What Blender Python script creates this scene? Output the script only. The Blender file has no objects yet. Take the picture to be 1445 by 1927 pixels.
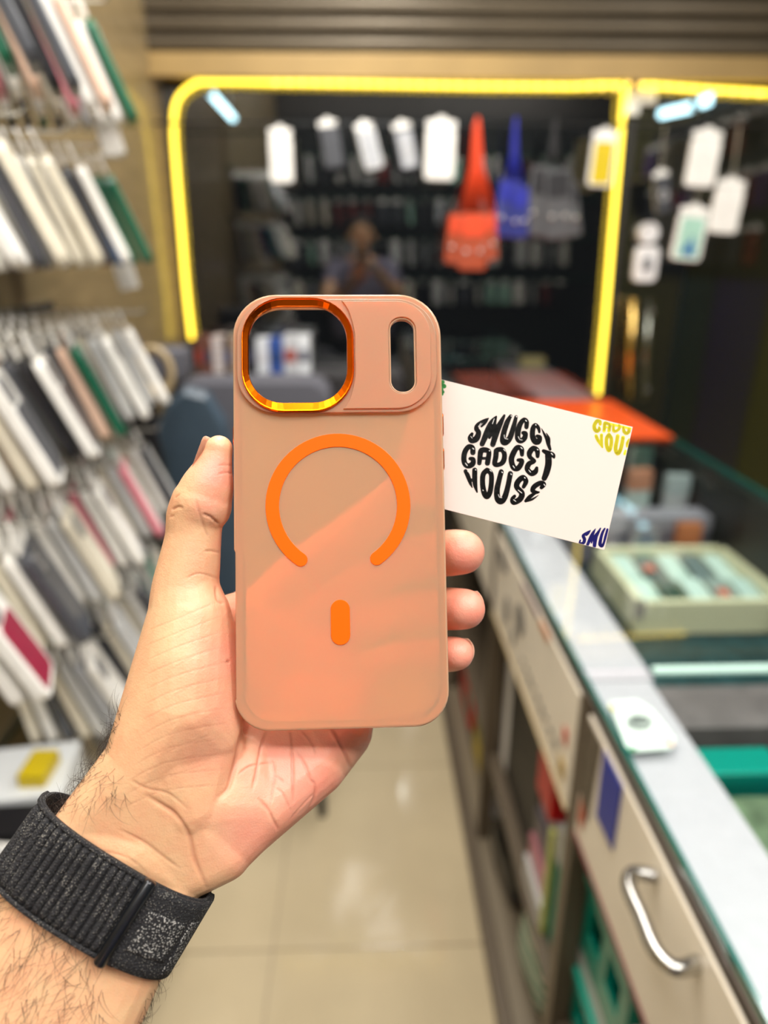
import bpy, bmesh, math, random
import numpy as np
from mathutils import Vector, Matrix
random.seed(7)
PI = math.pi
SC = bpy.context.scene
COL = SC.collection

# ---------------------------------------------------------------- camera
FPX, CX, CY = 1285.0, 722.5, 963.5
PITCH, YAW = math.radians(20.6), math.radians(1.75)
CAMP = Vector((0, 0, 1.5))
FWD = Vector((math.sin(YAW)*math.cos(PITCH), math.cos(YAW)*math.cos(PITCH), -math.sin(PITCH)))
RIGHT = Vector((math.cos(YAW), -math.sin(YAW), 0))
UP = RIGHT.cross(FWD)
cam_d = bpy.data.cameras.new('camera'); cam = bpy.data.objects.new('camera', cam_d); COL.objects.link(cam)
cam_d.sensor_fit = 'VERTICAL'; cam_d.sensor_height = 36.0; cam_d.lens = 36.0*FPX/1927.0
cam_d.clip_start = 0.01; cam_d.clip_end = 60
cam_d.dof.use_dof = True; cam_d.dof.focus_distance = 0.244; cam_d.dof.aperture_fstop = 4.6
cam.matrix_world = Matrix.Translation(CAMP) @ Matrix((RIGHT, UP, -FWD)).transposed().to_4x4()
SC.camera = cam

# ---------------------------------------------------------------- world, exposure, ceiling lights, added fill lamps
w = bpy.data.worlds.new('world'); SC.world = w; w.use_nodes = True
w.node_tree.nodes['Background'].inputs[0].default_value = (0.55, 0.6, 0.7, 1)
w.node_tree.nodes['Background'].inputs[1].default_value = 0.006
SC.view_settings.view_transform = 'Standard'; SC.view_settings.look = 'None'
SC.view_settings.gamma = 1.0; SC.view_settings.use_curve_mapping = False
SC.view_settings.exposure = 0.68
SC.cycles.use_denoising = True
SC.cycles.max_bounces = 10; SC.cycles.transparent_max_bounces = 16
SC.cycles.sample_clamp_indirect = 6.0

def area(name, loc, sx, sy, power, col=(1, .965, .92)):
    l = bpy.data.lights.new(name, 'AREA'); l.shape = 'RECTANGLE'; l.size = sx; l.size_y = sy
    l.energy = power; l.color = col
    o = bpy.data.objects.new(name, l); COL.objects.link(o); o.location = loc
    return o
area('ceiling_light', (-0.1, -0.25, 2.92), 0.5, 0.6, 4.5)
area('ceiling_light', (0.9, -0.25, 2.92), 0.5, 0.6, 8)
area('ceiling_light', (0.0, 0.75, 2.92), 0.25, 1.0, 8)
area('ceiling_light', (-0.5, 0.4, 2.92), 0.25, 1.0, 7.5)  # added lamp that brightens the cream drawer fronts from the left
area('fill_light', (-.15, 1.25, 2.88), .2, .9, 13).rotation_euler = (0, math.radians(28), 0)  # unseen lamp added to whiten the packs on the left rack
area('fill_light', (.8, -.3, 2.88), 1.6, .2, 13).rotation_euler = (math.radians(-28), 0, 0)  # unseen lamp added to brighten the rear rack for its reflection
area('ceiling_light', (1.35, 1.0, 2.92), 0.25, 1.2, 16)
area('ceiling_light', (0.1, 1.9, 2.92), 0.25, 0.8, 14)
for x, p in ((-.35, 6), (.45, 4.5), (1.3, 8)):      # unseen lamps added for frontal light, turned towards the window
    area('fill_light', (x, -0.68, 2.88), 0.7, 0.2, p).rotation_euler = (math.radians(34), 0, 0)

# ---------------------------------------------------------------- geometry of the view
def P(px, py, z):
    return CAMP + z*(FWD + RIGHT*((px-CX)/FPX) - UP*((py-CY)/FPX))
def ray(px, py):
    return FWD + RIGHT*((px-CX)/FPX) - UP*((py-CY)/FPX)
def hit(axis, val, px, py):
    r = ray(px, py); t = (val-CAMP[axis])/r[axis]
    return CAMP + r*t
def proj(v):
    d = Vector(v)-CAMP; z = d.dot(FWD)
    if z <= 1e-4: return (-9999, -9999, z)
    return (CX+FPX*d.dot(RIGHT)/z, CY-FPX*d.dot(UP)/z, z)

# ---------------------------------------------------------------- materials
MATS = {}
def lin(c):
    return tuple(((x/255)/12.92 if x/255 <= .04045 else ((x/255+.055)/1.055)**2.4) for x in c)
def mat(name, rgb, rough=.5, metal=0, coat=0, noise=0, nscale=20, bump=0, emis=None, estr=0, sss=0, spec=.5, stretch=None):
    if name in MATS: return MATS[name]
    m = bpy.data.materials.new(name); m.use_nodes = True; MATS[name] = m
    nt = m.node_tree; b = nt.nodes['Principled BSDF']
    c = lin(rgb)
    b.inputs['Base Color'].default_value = (*c, 1)
    b.inputs['Roughness'].default_value = rough; b.inputs['Metallic'].default_value = metal
    b.inputs['Coat Weight'].default_value = coat; b.inputs['Coat Roughness'].default_value = .06
    b.inputs['Specular IOR Level'].default_value = spec
    if emis:
        b.inputs['Emission Color'].default_value = (*lin(emis), 1); b.inputs['Emission Strength'].default_value = estr
    if noise or bump:
        tc = nt.nodes.new('ShaderNodeTexCoord'); n = nt.nodes.new('ShaderNodeTexNoise')
        mp = nt.nodes.new('ShaderNodeMapping'); nt.links.new(tc.outputs['Object'], mp.inputs[0]); nt.links.new(mp.outputs[0], n.inputs[0])
        if stretch: mp.inputs['Scale'].default_value = stretch
        n.inputs['Scale'].default_value = nscale; n.inputs['Detail'].default_value = 5
        if noise:
            r = nt.nodes.new('ShaderNodeValToRGB')
            r.color_ramp.elements[0].position = .3; r.color_ramp.elements[1].position = .7
            r.color_ramp.elements[0].color = (*[x*(1-noise) for x in c], 1)
            r.color_ramp.elements[1].color = (*[min(1, x*(1+noise)) for x in c], 1)
            nt.links.new(n.outputs[0], r.inputs[0]); nt.links.new(r.outputs[0], b.inputs['Base Color'])
        if bump:
            bp = nt.nodes.new('ShaderNodeBump'); bp.inputs['Strength'].default_value = bump; bp.inputs['Distance'].default_value = .002
            nt.links.new(n.outputs[0], bp.inputs['Height']); nt.links.new(bp.outputs[0], b.inputs['Normal'])
    return m
def emit(name, rgb, strength, beads=0):
    m = bpy.data.materials.new(name); m.use_nodes = True; MATS[name] = m; nt = m.node_tree
    b = nt.nodes['Principled BSDF']; b.inputs['Base Color'].default_value = (.02, .02, .02, 1)
    b.inputs['Emission Color'].default_value = (*lin(rgb), 1); b.inputs['Emission Strength'].default_value = strength
    return m
def glass(name, tint, boost=1.0, base=0.0):
    """thin sheet of glass: fresnel mirror over clear tinted sheet"""
    m = bpy.data.materials.new(name); m.use_nodes = True; MATS[name] = m; nt = m.node_tree; N = nt.nodes
    N.clear(); out = N.new('ShaderNodeOutputMaterial'); mix = N.new('ShaderNodeMixShader')
    t = N.new('ShaderNodeBsdfTransparent'); g = N.new('ShaderNodeBsdfGlossy'); fr = N.new('ShaderNodeFresnel'); ma = N.new('ShaderNodeMath')
    ma.operation = 'MULTIPLY_ADD'; ma.inputs[1].default_value = boost; ma.inputs[2].default_value = base; ma.use_clamp = True
    geo = N.new('ShaderNodeNewGeometry'); mi = N.new('ShaderNodeMath'); mi.operation = 'MULTIPLY_ADD'
    mi.inputs[1].default_value = 1/1.5-1.5; mi.inputs[2].default_value = 1.5      # the pane is thin: both faces mirror alike
    nt.links.new(geo.outputs['Backfacing'], mi.inputs[0]); nt.links.new(mi.outputs[0], fr.inputs[0])
    t.inputs[0].default_value = (*tint, 1); g.inputs['Roughness'].default_value = 0.0
    nt.links.new(fr.outputs[0], ma.inputs[0]); nt.links.new(ma.outputs[0], mix.inputs[0])
    nt.links.new(t.outputs[0], mix.inputs[1]); nt.links.new(g.outputs[0], mix.inputs[2]); nt.links.new(mix.outputs[0], out.inputs[0])
    return m

# ---------------------------------------------------------------- object helpers
def link(name, data, parent=None, m=None):
    o = bpy.data.objects.new(name, data); COL.objects.link(o)
    if m is not None:
        data.materials.clear(); data.materials.append(m)
    if parent is not None: o.parent = parent
    return o
def mesh(name, bm, m, parent=None, smooth=False):
    me = bpy.data.meshes.new(name); bm.normal_update(); bm.to_mesh(me); bm.free()
    if smooth:
        for p in me.polygons: p.use_smooth = True
    return link(name, me, parent, m)
def thing(name, label, cat, loc=(0, 0, 0), group=None):
    o = bpy.data.objects.new(name, None); COL.objects.link(o); o.location = loc; o.empty_display_size = .02
    return tag(o, label, cat, group)
def tag(o, label=None, cat=None, group=None, kind=None):
    if label: o['label'] = label
    if cat: o['category'] = cat
    if group: o['group'] = group
    if kind: o['kind'] = kind
    return o
def struct(name, bm, m, parent=None, label=None):
    o = mesh(name, bm, m, parent)
    if parent is None: o['kind'] = 'structure'
    if label: o['label'] = label
    return o
def box(bm, x0, x1, y0, y1, z0, z1, M=None, bev=0):
    r = bmesh.ops.create_cube(bm, size=1.0)
    vs = r['verts']
    for v in vs:
        v.co = Vector((x0+(v.co.x+.5)*(x1-x0), y0+(v.co.y+.5)*(y1-y0), z0+(v.co.z+.5)*(z1-z0)))
    if bev:
        es = list({e for v in vs for e in v.link_edges})
        r2 = bmesh.ops.bevel(bm, geom=es, offset=bev, segments=2, affect='EDGES', profile=.7)
        vs = list(set(r2['verts']) | {v for v in vs if v.is_valid})
    if M is not None:
        for v in set(vs):
            if v.is_valid: v.co = M @ v.co
    return bm
def B(*a, **k): return box(bmesh.new(), *a, **k)
def rrect(x0, x1, y0, y1, r, n=6):
    pts = []
    for cx, cy, a0 in ((x1-r, y1-r, 0), (x0+r, y1-r, 90), (x0+r, y0+r, 180), (x1-r, y0+r, 270)):
        for i in range(n+1):
            a = math.radians(a0+90*i/n); pts.append((cx+r*math.cos(a), cy+r*math.sin(a)))
    return pts
def slab(bm, pts, z0, z1, M=None, ch=0):
    """outline extruded from z0 to z1 with a small chamfer on the z1 and z0 rims"""
    n = len(pts); cx = sum(p[0] for p in pts)/n; cy = sum(p[1] for p in pts)/n
    def ins(p, d):
        dx, dy = p[0]-cx, p[1]-cy; l = math.hypot(dx, dy) or 1
        return (p[0]-dx/l*d, p[1]-dy/l*d)
    lay = [(z0, ch), (z0+ch, 0), (z1-ch, 0), (z1, ch)] if ch else [(z0, 0), (z1, 0)]
    loops = []
    for z, d in lay:
        loops.append([bm.verts.new(Vector((*ins(p, d), z)) if M is None else M @ Vector((*ins(p, d), z))) for p in pts])
    for a, b in zip(loops, loops[1:]):
        for i in range(n):
            j = (i+1) % n; bm.faces.new((a[i], a[j], b[j], b[i]))
    bm.faces.new(loops[-1]); bm.faces.new(loops[0][::-1])
    return bm
def tube(bm, pts, r, n=8, closed=False):
    pts = [Vector(p) for p in pts]; rings = []
    m_ = len(pts); nrm = None
    for i, p in enumerate(pts):
        a = pts[i-1] if (i > 0 or closed) else p; b = pts[(i+1) % m_] if (i < m_-1 or closed) else p
        t = (b-a).normalized()
        if nrm is None: nrm = t.orthogonal().normalized()
        nrm = (nrm - t*nrm.dot(t)).normalized(); bn = t.cross(nrm)
        rr = r[i] if isinstance(r, (list, tuple)) else r
        rings.append([bm.verts.new(p+(nrm*math.cos(2*PI*k/n)+bn*math.sin(2*PI*k/n))*rr) for k in range(n)])
    for i in range(m_ if closed else m_-1):
        a, b = rings[i], rings[(i+1) % m_]
        for k in range(n):
            j = (k+1) % n; bm.faces.new((a[k], a[j], b[j], b[k]))
    if not closed:
        bm.faces.new(rings[0][::-1]); bm.faces.new(rings[-1])
    return bm
def cyl(bm, c, r, h, axis=2, n=20, r2=None):
    M = Matrix.Translation(c)
    if axis == 0: M = M @ Matrix.Rotation(PI/2, 4, 'Y')
    if axis == 1: M = M @ Matrix.Rotation(-PI/2, 4, 'X')
    bmesh.ops.create_cone(bm, cap_ends=True, segments=n, radius1=r, radius2=r if r2 is None else r2, depth=h, matrix=M)
    return bm
def shape2d(loops, half, bevel, res=2):
    """mesh of a plane shape with holes, extruded +-half and bevelled (loops[0] is the outline)"""
    cu = bpy.data.curves.new('outline', 'CURVE'); cu.dimensions = '2D'; cu.fill_mode = 'BOTH'
    cu.extrude = half; cu.bevel_depth = bevel; cu.bevel_resolution = res; cu.offset = -bevel
    for L in loops:
        s = cu.splines.new('POLY'); s.points.add(len(L)-1); s.use_cyclic_u = True
        for i, p in enumerate(L): s.points[i].co = (p[0], p[1], 0, 1)
    o = bpy.data.objects.new('outline', cu); COL.objects.link(o)
    dg = bpy.context.evaluated_depsgraph_get(); me = bpy.data.meshes.new_from_object(o.evaluated_get(dg))
    bpy.data.objects.remove(o); bpy.data.curves.remove(cu)
    return me
def catmull(pts, k=6, closed=False):
    pts = [np.array(p, float) for p in pts]; n = len(pts); out = []
    rng = range(n) if closed else range(n-1)
    for i in rng:
        p0 = pts[(i-1) % n] if (closed or i > 0) else pts[0]; p1 = pts[i]; p2 = pts[(i+1) % n]
        p3 = pts[(i+2) % n] if (closed or i+2 < n) else pts[-1]
        for j in range(k):
            t = j/k
            out.append(.5*((2*p1)+(-p0+p2)*t+(2*p0-5*p1+4*p2-p3)*t*t+(-p0+3*p1-3*p2+p3)*t**3))
    if not closed: out.append(pts[-1])
    return out

ORD = ['first', 'second', 'third', 'fourth', 'fifth', 'sixth', 'seventh', 'eighth', 'ninth', 'tenth', 'eleventh', 'twelfth',
       'thirteenth', 'fourteenth', 'fifteenth', 'sixteenth', 'seventeenth', 'eighteenth', 'nineteenth', 'twentieth']

# ================================================================ THE SETTING
XL, XR, YB, YG, ZC = -0.66, 2.0, -0.85, 2.60, 2.95      # left wall, right wall, rear wall, glass front, ceiling
m_grout = mat('tile_grout', (150, 135, 112), .7)
m_tile = mat('polished_beige_tile', (188, 172, 140), .12, noise=.05, nscale=5, coat=.3)
m_wall = mat('olive_brown_wall', (132, 114, 80), .45, noise=.22, nscale=6, bump=.12, coat=.3, stretch=(1, 1, 8))
m_ceil = mat('ceiling_paint', (205, 200, 190), .8)
m_dark = mat('dark_panel', (26, 25, 26), .5)
floor = struct('floor', B(XL, XR, YB, 5.2, -.05, -.004), m_grout)
tb = B(0, .597, 0, .597, -.004, 0, bev=.0012); tme = bpy.data.meshes.new('tile'); tb.to_mesh(tme); tb.free(); tme.materials.append(m_tile)
for i in range(5):
    for j in range(10):
        x = -.82+.6*i; y = -1.272+.6*j
        if x > .5 and y < 2.5: pass
        o = bpy.data.objects.new('tile', tme); COL.objects.link(o); o.parent = floor; o.location = (x, y, 0)
struct('wall_left', B(XL-.1, XL, YB, YG+.05, 0, ZC), m_wall)
struct('wall_right', B(XR, XR+.1, YB, 4.4, 0, ZC), mat('olive_paint', (92, 88, 50), .5))
struct('wall_rear', B(XL-.1, XR+.1, YB-.1, YB, 0, ZC), mat('dark_rear_wall', (60, 56, 52), .6))
struct('ceiling', B(XL-.1, XR+.1, YB-.1, YG+.2, ZC, ZC+.05), m_ceil)
# painted stripes on the right wall, seen in the glass
for nm, y0, y1, c in (('trim_1', 1.22, 1.75, (46, 34, 92)), ('trim_2', .78, 1.2, (40, 62, 70)), ('trim_3', 1.77, 2.3, (92, 88, 40))):
    struct(nm, B(XR-.012, XR, y0, y1, 0, 2.4), mat('stripe_'+nm, c, .5))
m_pane = glass('shopfront_glass', (.95, .97, .96), 1.9, 0.015)
struct('window_1', B(XL, .905, YG, YG+.001, 0, 2.5), m_pane)
door = struct('door_1', B(.93, XR, YG-.0, YG+.001, 0.02, 2.08), m_pane)
m_steel = mat('brushed_steel', (190, 188, 182), .25, metal=1)
m_gold = mat('warm_brass', (205, 175, 105), .22, metal=1)
m_white = mat('white_plastic', (235, 236, 238), .4)
def PY(px, py, Y=YG-.02): return hit(1, Y, px, py)
# patch fitting, locks, handles of the glass door
c0 = PY(1181, 166); c1 = PY(1231, 216)
pf = bmesh.new(); slab(pf, [(c0.x, c1.z), (c0.x+.045, c1.z), (c0.x+.045, c0.z-.045), (c1.x, c0.z-.045), (c1.x, c0.z), (c0.x, c0.z)][::1],
     0, .02, Matrix(((1, 0, 0, 0), (0, 0, -1, YG-.005), (0, 1, 0, 0), (0, 0, 0, 1))))
o = mesh('patch_fitting', pf, mat('bright_fitting', (244, 250, 252), .4, metal=0), door); o['label'] = 'pale L-shaped corner fitting'
c = PY(1219, 438); o = mesh('lock_knob', cyl(bmesh.new(), c, .034, .03, 1, 24), m_white, door)
c = PY(1216, 497); pb = bmesh.new(); slab(pb, rrect(-.042, .042, -.06, .06, .02), 0, .02, Matrix.Translation((c.x, YG-.004, c.z)) @ Matrix.Rotation(PI/2, 4, 'X'), ch=.003)
lk = mesh('lock_case', pb, m_white, door)
kb = bmesh.new(); slab(kb, rrect(-.016, .016, -.024, .024, .006), .02, .026, Matrix.Translation((c.x, YG-.004, c.z)) @ Matrix.Rotation(PI/2, 4, 'X'))
mesh('lock_face', kb, mat('grey_inset', (120, 122, 126), .4), lk)
for px, px2, yy, m_, nm in ((1193, 1182, YG-.05, m_gold, 'golden vertical pull bar'), (1222, 1210, YG+.045, m_steel, 'steel vertical pull bar')):
    a = hit(1, yy, px, 562); b = hit(1, yy, px2, 752)
    hb = bmesh.new(); tube(hb, [a, b], .014, 12)
    for t in (.12, .88):
        q = a.lerp(b, t); tube(hb, [q, Vector((q.x, YG, q.z))], .007, 8)
    o = mesh('door_handle', hb, m_, door, True); o['label'] = nm
# jamb between window and door
struct('trim_4', B(.905, .93, YG-.01, YG+.012, 0, 2.06), mat('dark_jamb', (40, 40, 42), .4))
# low ledge behind the chairs
led = hit(1, 2.4, 470, 706)
struct('trim_5', B(XL, .14, 2.36, YG-.005, 0, led.z, bev=.004), mat('ledge_black', (38, 36, 38), .5))

# ---------------------------------------------------------------- roller shutter over the glass
sh = thing('roller_shutter', 'dark ribbed roller shutter pulled up above the glowing light strip', 'shutter', (0, 2.53, 2.06))
m_slat = mat('shutter_grey', (88, 78, 62), .42, metal=.45, noise=.15, nscale=3)
m_bar = mat('shutter_bar', (150, 124, 76), .45, metal=.3, noise=.12, nscale=4)
zb = hit(1, 2.53, 800, 146).z
zt = hit(1, 2.53, 800, 104).z
bb = bmesh.new(); box(bb, XL, XR, -.02, .02, zb-2.06, zt-2.06, bev=.004); box(bb, XL, XR, -.03, .02, zb-2.06-.006, zb-2.06+.004)
mesh('bottom_bar', bb, m_bar, sh)
sb = bmesh.new(); prof = []
for i in range(7):
    a = PI*i/6; prof.append((-.004-.008*math.sin(a), .004+.04*i/6))
prof = [(0.004, 0)]+prof+[(-.014, .0445), (-.014, .0475), (0.004, .048), (.008, .048), (.008, 0)]
va = [sb.verts.new((XL, p[0], p[1])) for p in prof]; vb = [sb.verts.new((XR, p[0], p[1])) for p in prof]
for i in range(len(prof)):
    j = (i+1) % len(prof); sb.faces.new((va[i], va[j], vb[j], vb[i]))
sb.faces.new(va[::-1]); sb.faces.new(vb)
sme = bpy.data.meshes.new('slat'); sb.to_mesh(sme); sb.free(); sme.materials.append(m_slat)
z = zt-2.06+.004
while z < ZC-2.06-.05:
    o = bpy.data.objects.new('slat', sme); COL.objects.link(o); o.parent = sh; o.location = (0, 0, z); z += .0505

# ---------------------------------------------------------------- LED strip light
m_led = emit('led_yellow', (255, 214, 64), 2.6)
m_ledw = emit('led_warm_core', (255, 205, 96), 3.4)
YL = YG-.035
led_t = thing('led_strip', 'glowing yellow light strip framing the top and sides of the dark shop window', 'light strip', (0, YL, 1.2))
def LP(px, py): p = hit(1, YL, px, py); return (p.x, p.y-YL, p.z-1.2)
def ledtube(pts, nm='light_tube', m_=None, r=.0078):
    b = bmesh.new(); tube(b, [LP(*p) for p in pts], r, 10); return mesh(nm, b, m_ or m_led, led_t, True)
arc = catmull([(361, 638), (350, 540), (341, 430), (331, 310), (327, 240), (333, 190), (362, 160), (400, 153), (520, 155)], 5)
ledtube(arc)
ledtube([(520, 155), (700, 158), (900, 162), (1080, 163), (1170, 158)])
ledtube([(1176, 160), (1165, 290), (1152, 440), (1139, 600), (1125, 742)])
ledtube([(1210, 160), (1330, 168), (1470, 176)])
beads = bmesh.new()
for i in range(40):
    px = 520+i*24.5
    if px > 1440: break
    py = 155+(px-520)*.013 if px < 1170 else 160+(px-1210)*.07
    bmesh.ops.create_icosphere(beads, subdivisions=1, radius=.008, matrix=Matrix.Translation(Vector(LP(px, py))+Vector((0, -.005, -.002))))
o = mesh('bead', beads, m_ledw, led_t); o['kind'] = 'stuff'

# ---------------------------------------------------------------- tube lamps in the passage beyond the glass
m_tube = emit('cool_tube', (190, 235, 250), 3.0)
m_cap = mat('lamp_cap', (200, 205, 210), .4)
V3 = lambda *k: Vector(k)
def lamp(a, b, label, r=.022):
    a = Vector(a); b = Vector(b); t = thing('tube_lamp', label, 'lamp', (a+b)/2, 'cool white tube lamps')
    c = (a+b)/2; bm = bmesh.new(); tube(bm, [a-c, b-c], r, 10); mesh('light_tube', bm, m_tube, t, True)
    for q in ((a-c)*.7, (b-c)*.7): mesh('hanger', tube(bmesh.new(), [q, V3(q.x, q.y, 2.66-c.z)], .004, 6), m_cap, t)
    for q, s in ((a-c, -1), (b-c, 1)):
        d = (b-a).normalized()*s; bm = bmesh.new(); tube(bm, [q+d*.002, q+d*.03], r*1.15, 10); mesh('end_cap', bm, m_cap, t)
lamp(hit(1, 4.8, 394, 172), hit(1, 5.9, 438, 222), 'pale blue tube lamp glowing at the upper left of the dark window')
lamp(hit(1, 5.6, 1246, 214), hit(1, 5.1, 1308, 200), 'shorter lower tube lamp seen through the glass door', .03)
lamp(hit(1, 4.8, 1322, 192), hit(1, 4.3, 1398, 166), 'upper tube lamp at top right of the glass door', .03)
struct('trim_6', B(-1.4, 2.9, 3.4, 5.95, 2.66, 2.7), m_dark)
# small spot lamp outside mirrored in the floor
sp = thing('spot_lamp', 'small white spot lamp outside, mirrored as a glint on the floor', 'lamp', (.24, 4.4, 2.58))
b_ = bmesh.new(); bmesh.ops.create_uvsphere(b_, u_segments=12, v_segments=8, radius=.05); mesh('bulb', b_, emit('spot_white', (255, 255, 250), 30), sp)
mesh('housing', cyl(bmesh.new(), (0, 0, .06), .07, .06), m_dark, sp)

# ================================================================ PHONE CASE PACKS
CC = {'white': (244, 242, 236), 'cream': (226, 218, 198), 'pale grey': (206, 207, 206), 'dark grey': (74, 76, 82), 'black': (30, 30, 34),
      'green': (18, 92, 66), 'blue': (52, 110, 170), 'pink': (226, 140, 152), 'brown red': (120, 52, 50), 'peach': (232, 196, 172),
      'crimson': (150, 34, 62), 'yellow': (216, 190, 30), 'purple': (92, 66, 120), 'mint': (170, 214, 196), 'silver': (180, 183, 188)}
def cm(c, kind=''):
    return mat('pack_'+c.replace(' ', '_'), CC[c], .3, coat=.25, noise=.08, nscale=30)
_mc = {}
MX = Matrix(((0, 0, 1, 0), (1, 0, 0, 0), (0, 1, 0, 0), (0, 0, 0, 1)))   # outline (y,z) extruded along x
def pack_meshes(body, face, cut):
    key = (body, face, cut)
    if key in _mc: return _mc[key]
    out = []
    b = bmesh.new(); slab(b, rrect(-.042, .042, -.185, -.03, .013, 3), -.0075, .0075, MX, ch=.002)
    me = bpy.data.meshes.new('case_body'); b.to_mesh(me); b.free(); me.materials.append(cm(body)); out.append(('case_body', me))
    b = bmesh.new(); slab(b, [(-.042, -.028), (-.042, -.006), (-.014, -.002), (-.010, .008), (.010, .008), (.014, -.002), (.042, -.006), (.042, -.028)], -.0015, .0015, MX)
    me = bpy.data.meshes.new('hang_tag'); b.to_mesh(me); b.free(); me.materials.append(cm('white')); out.append(('hang_tag', me))
    b = bmesh.new(); slab(b, rrect(-.033, .033, -.176, -.078 if cut else -.04, .008, 3), .0075, .0085, MX)
    me = bpy.data.meshes.new('printed_insert'); b.to_mesh(me); b.free(); me.materials.append(cm(face)); out.append(('printed_insert', me))
    if cut:
        b = bmesh.new(); slab(b, rrect(-.034, -.002, -.072, -.038, .009, 3), .0075, .0105, MX)
        me = bpy.data.meshes.new('camera_ring'); b.to_mesh(me); b.free(); me.materials.append(mat('ring_grey', (128, 128, 130), .25, metal=.4)); out.append(('camera_ring', me))
    _mc[key] = out; return out
def pack(M, body, face, cut, label, group, parts=4):
    o = bpy.data.objects.new('phone_case_pack', None); COL.objects.link(o); o.empty_display_size = .02
    o.matrix_world = M; tag(o, label, 'phone case', group)
    for nm, me in pack_meshes(body, face, cut)[:parts]:
        c = bpy.data.objects.new(nm, me); COL.objects.link(c); c.parent = o
    return o
ROWS = [  # bottom height below/above eye level, palette from far stack to near, x of the wall
    (.205, ['black', 'dark grey', 'green', 'dark grey', 'black', 'silver', 'white', 'white', 'cream', 'pink', 'white', 'peach']),
    (-.025, ['white', 'cream', 'dark grey', 'cream', 'white', 'brown red', 'pale grey', 'blue', 'white', 'cream', 'dark grey', 'white']),
    (-.29, ['pale grey', 'white', 'peach', 'dark grey', 'black', 'white', 'cream', 'white', 'dark grey', 'cream']),
    (-.52, ['cream', 'white', 'pink', 'pale grey', 'white', 'mint', 'cream', 'white', 'dark grey']),
    (-.77, ['cream', 'white', 'dark grey', 'cream', 'pale grey', 'silver', 'white', 'mint', 'cream']),
    (-1.0, ['white', 'cream', 'silver', 'pale grey', 'white', 'cream', 'green', 'white']),
    (-1.24, ['white', 'crimson', 'pale grey', 'white', 'black', 'cream', 'silver'])]
m_wire = mat('peg_steel', (196, 196, 192), .25, metal=1)
rack = thing('left_wall_rack', 'wall rack with rows of steel pegs along the left wall', 'rack', (XL, 1.0, 1.5))
pb = bmesh.new(); tube(pb, [(0, 0, .004), (.225, 0, .0), (.235, 0, .008)], .0022, 6); pgm = bpy.data.meshes.new('peg'); pb.to_mesh(pgm); pb.free(); pgm.materials.append(m_wire)
mesh('board', B(.0, .012, -1.0, .5, -1.34, 1.0), mat('rack_board', (128, 112, 78), .55, noise=.15, nscale=9), rack)
n_pack = 0
rnd = random.Random(11)
for ri, (hb, pal) in enumerate(ROWS):
    zr = 1.5+hb+.185
    ra = bpy.data.objects.new('rail', bpy.data.meshes.new('rail')); 
    bpy.data.objects.remove(ra)
    mesh('rail', B(.012, .02, -1.0, .5, zr-1.5+.002, zr-1.5+.016), mat('rail_green', (16, 58, 44), .5) if ri < 2 else m_wire, rack)
    for si in range(7):
        yd = 1.37-.13*si
        if yd < .35: break
        if (ri == 4 and .62 < yd < .95) or (ri > 4 and yd < 1.0): continue
        p = bpy.data.objects.new('peg', pgm); COL.objects.link(p); p.parent = rack; p.location = (.012, yd-1.0, zr-1.5+.004)
        nc = [9, 9, 8, 7, 6, 6, 5][si]
        for k in range(nc):
            xk = XL+.215-.020*(nc-k)
            fr = (k+1)/nc
            tilt = math.radians(4+17*fr+rnd.uniform(-.5, .5)); yaw = math.radians((25 if ri < 5 else 15)-5*fr+rnd.uniform(-.8, .8))
            M = Matrix.Translation((xk, yd, zr)) @ Matrix.Rotation(yaw, 4, 'Z') @ Matrix.Rotation(-tilt, 4, 'Y')
            q = proj(M @ Vector((0, 0, -.1)))
            if q[2] < .2 or q[0] < -50 or q[1] > 1990 or q[1] < -90: continue
            col = pal[(si*3+k) % len(pal)]
            if rnd.random() < .16: col = rnd.choice(['white', 'cream', 'pale grey', 'dark grey', 'pale grey'])
            face = rnd.choice(['white', 'pale grey', 'cream', col, col, col, col])
            if k == nc-1:
                if ri == 0 and si == 0: col, face = 'green', 'dark grey'
                if ri == 1 and si == 0: col, face = 'green', 'pale grey'
                if ri == 2 and si == 2: col, face = 'green', 'black'
                if ri == 2 and si in (3, 4): col, face = 'white', 'dark grey'
                if ri in (3, 4) and si == 5: col, face = 'white', 'crimson'
                if ri == 5 and si == 1: col, face = 'brown red', 'crimson'
            if ri == 1 and si == 0 and k == nc-2: col = 'green'
            if ri == 1 and si == 0 and k == nc-3: col = 'blue'
            if n_pack >= 240: continue
            n_pack += 1
            pack(M, col, face, rnd.random() < .6, f'{col} phone case, {ORD[k]} from wall, {ORD[si]} farthest stack, {ORD[ri]} row, left rack',
                 f'phone cases on the {ORD[ri]} row of the left rack')
# price cards at the far ends of the top rows
for q, px, py, lab in ((1.38, 206, 256, 'upper'), (1.5, 236, 516, 'lower')):
    c = hit(1, q, px, py)
    t = tag(mesh('price_card', slab(bmesh.new(), rrect(-.02, .02, -.03, .03, .004), -.0008, .0008, Matrix.Translation(c) @ Matrix.Rotation(math.radians(-12), 4, 'Y') @ Matrix.Rotation(PI/2, 4, 'X')), cm('white')),
            f'small blank white card at the far end of the left rack, {lab} one', 'card')
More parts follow.
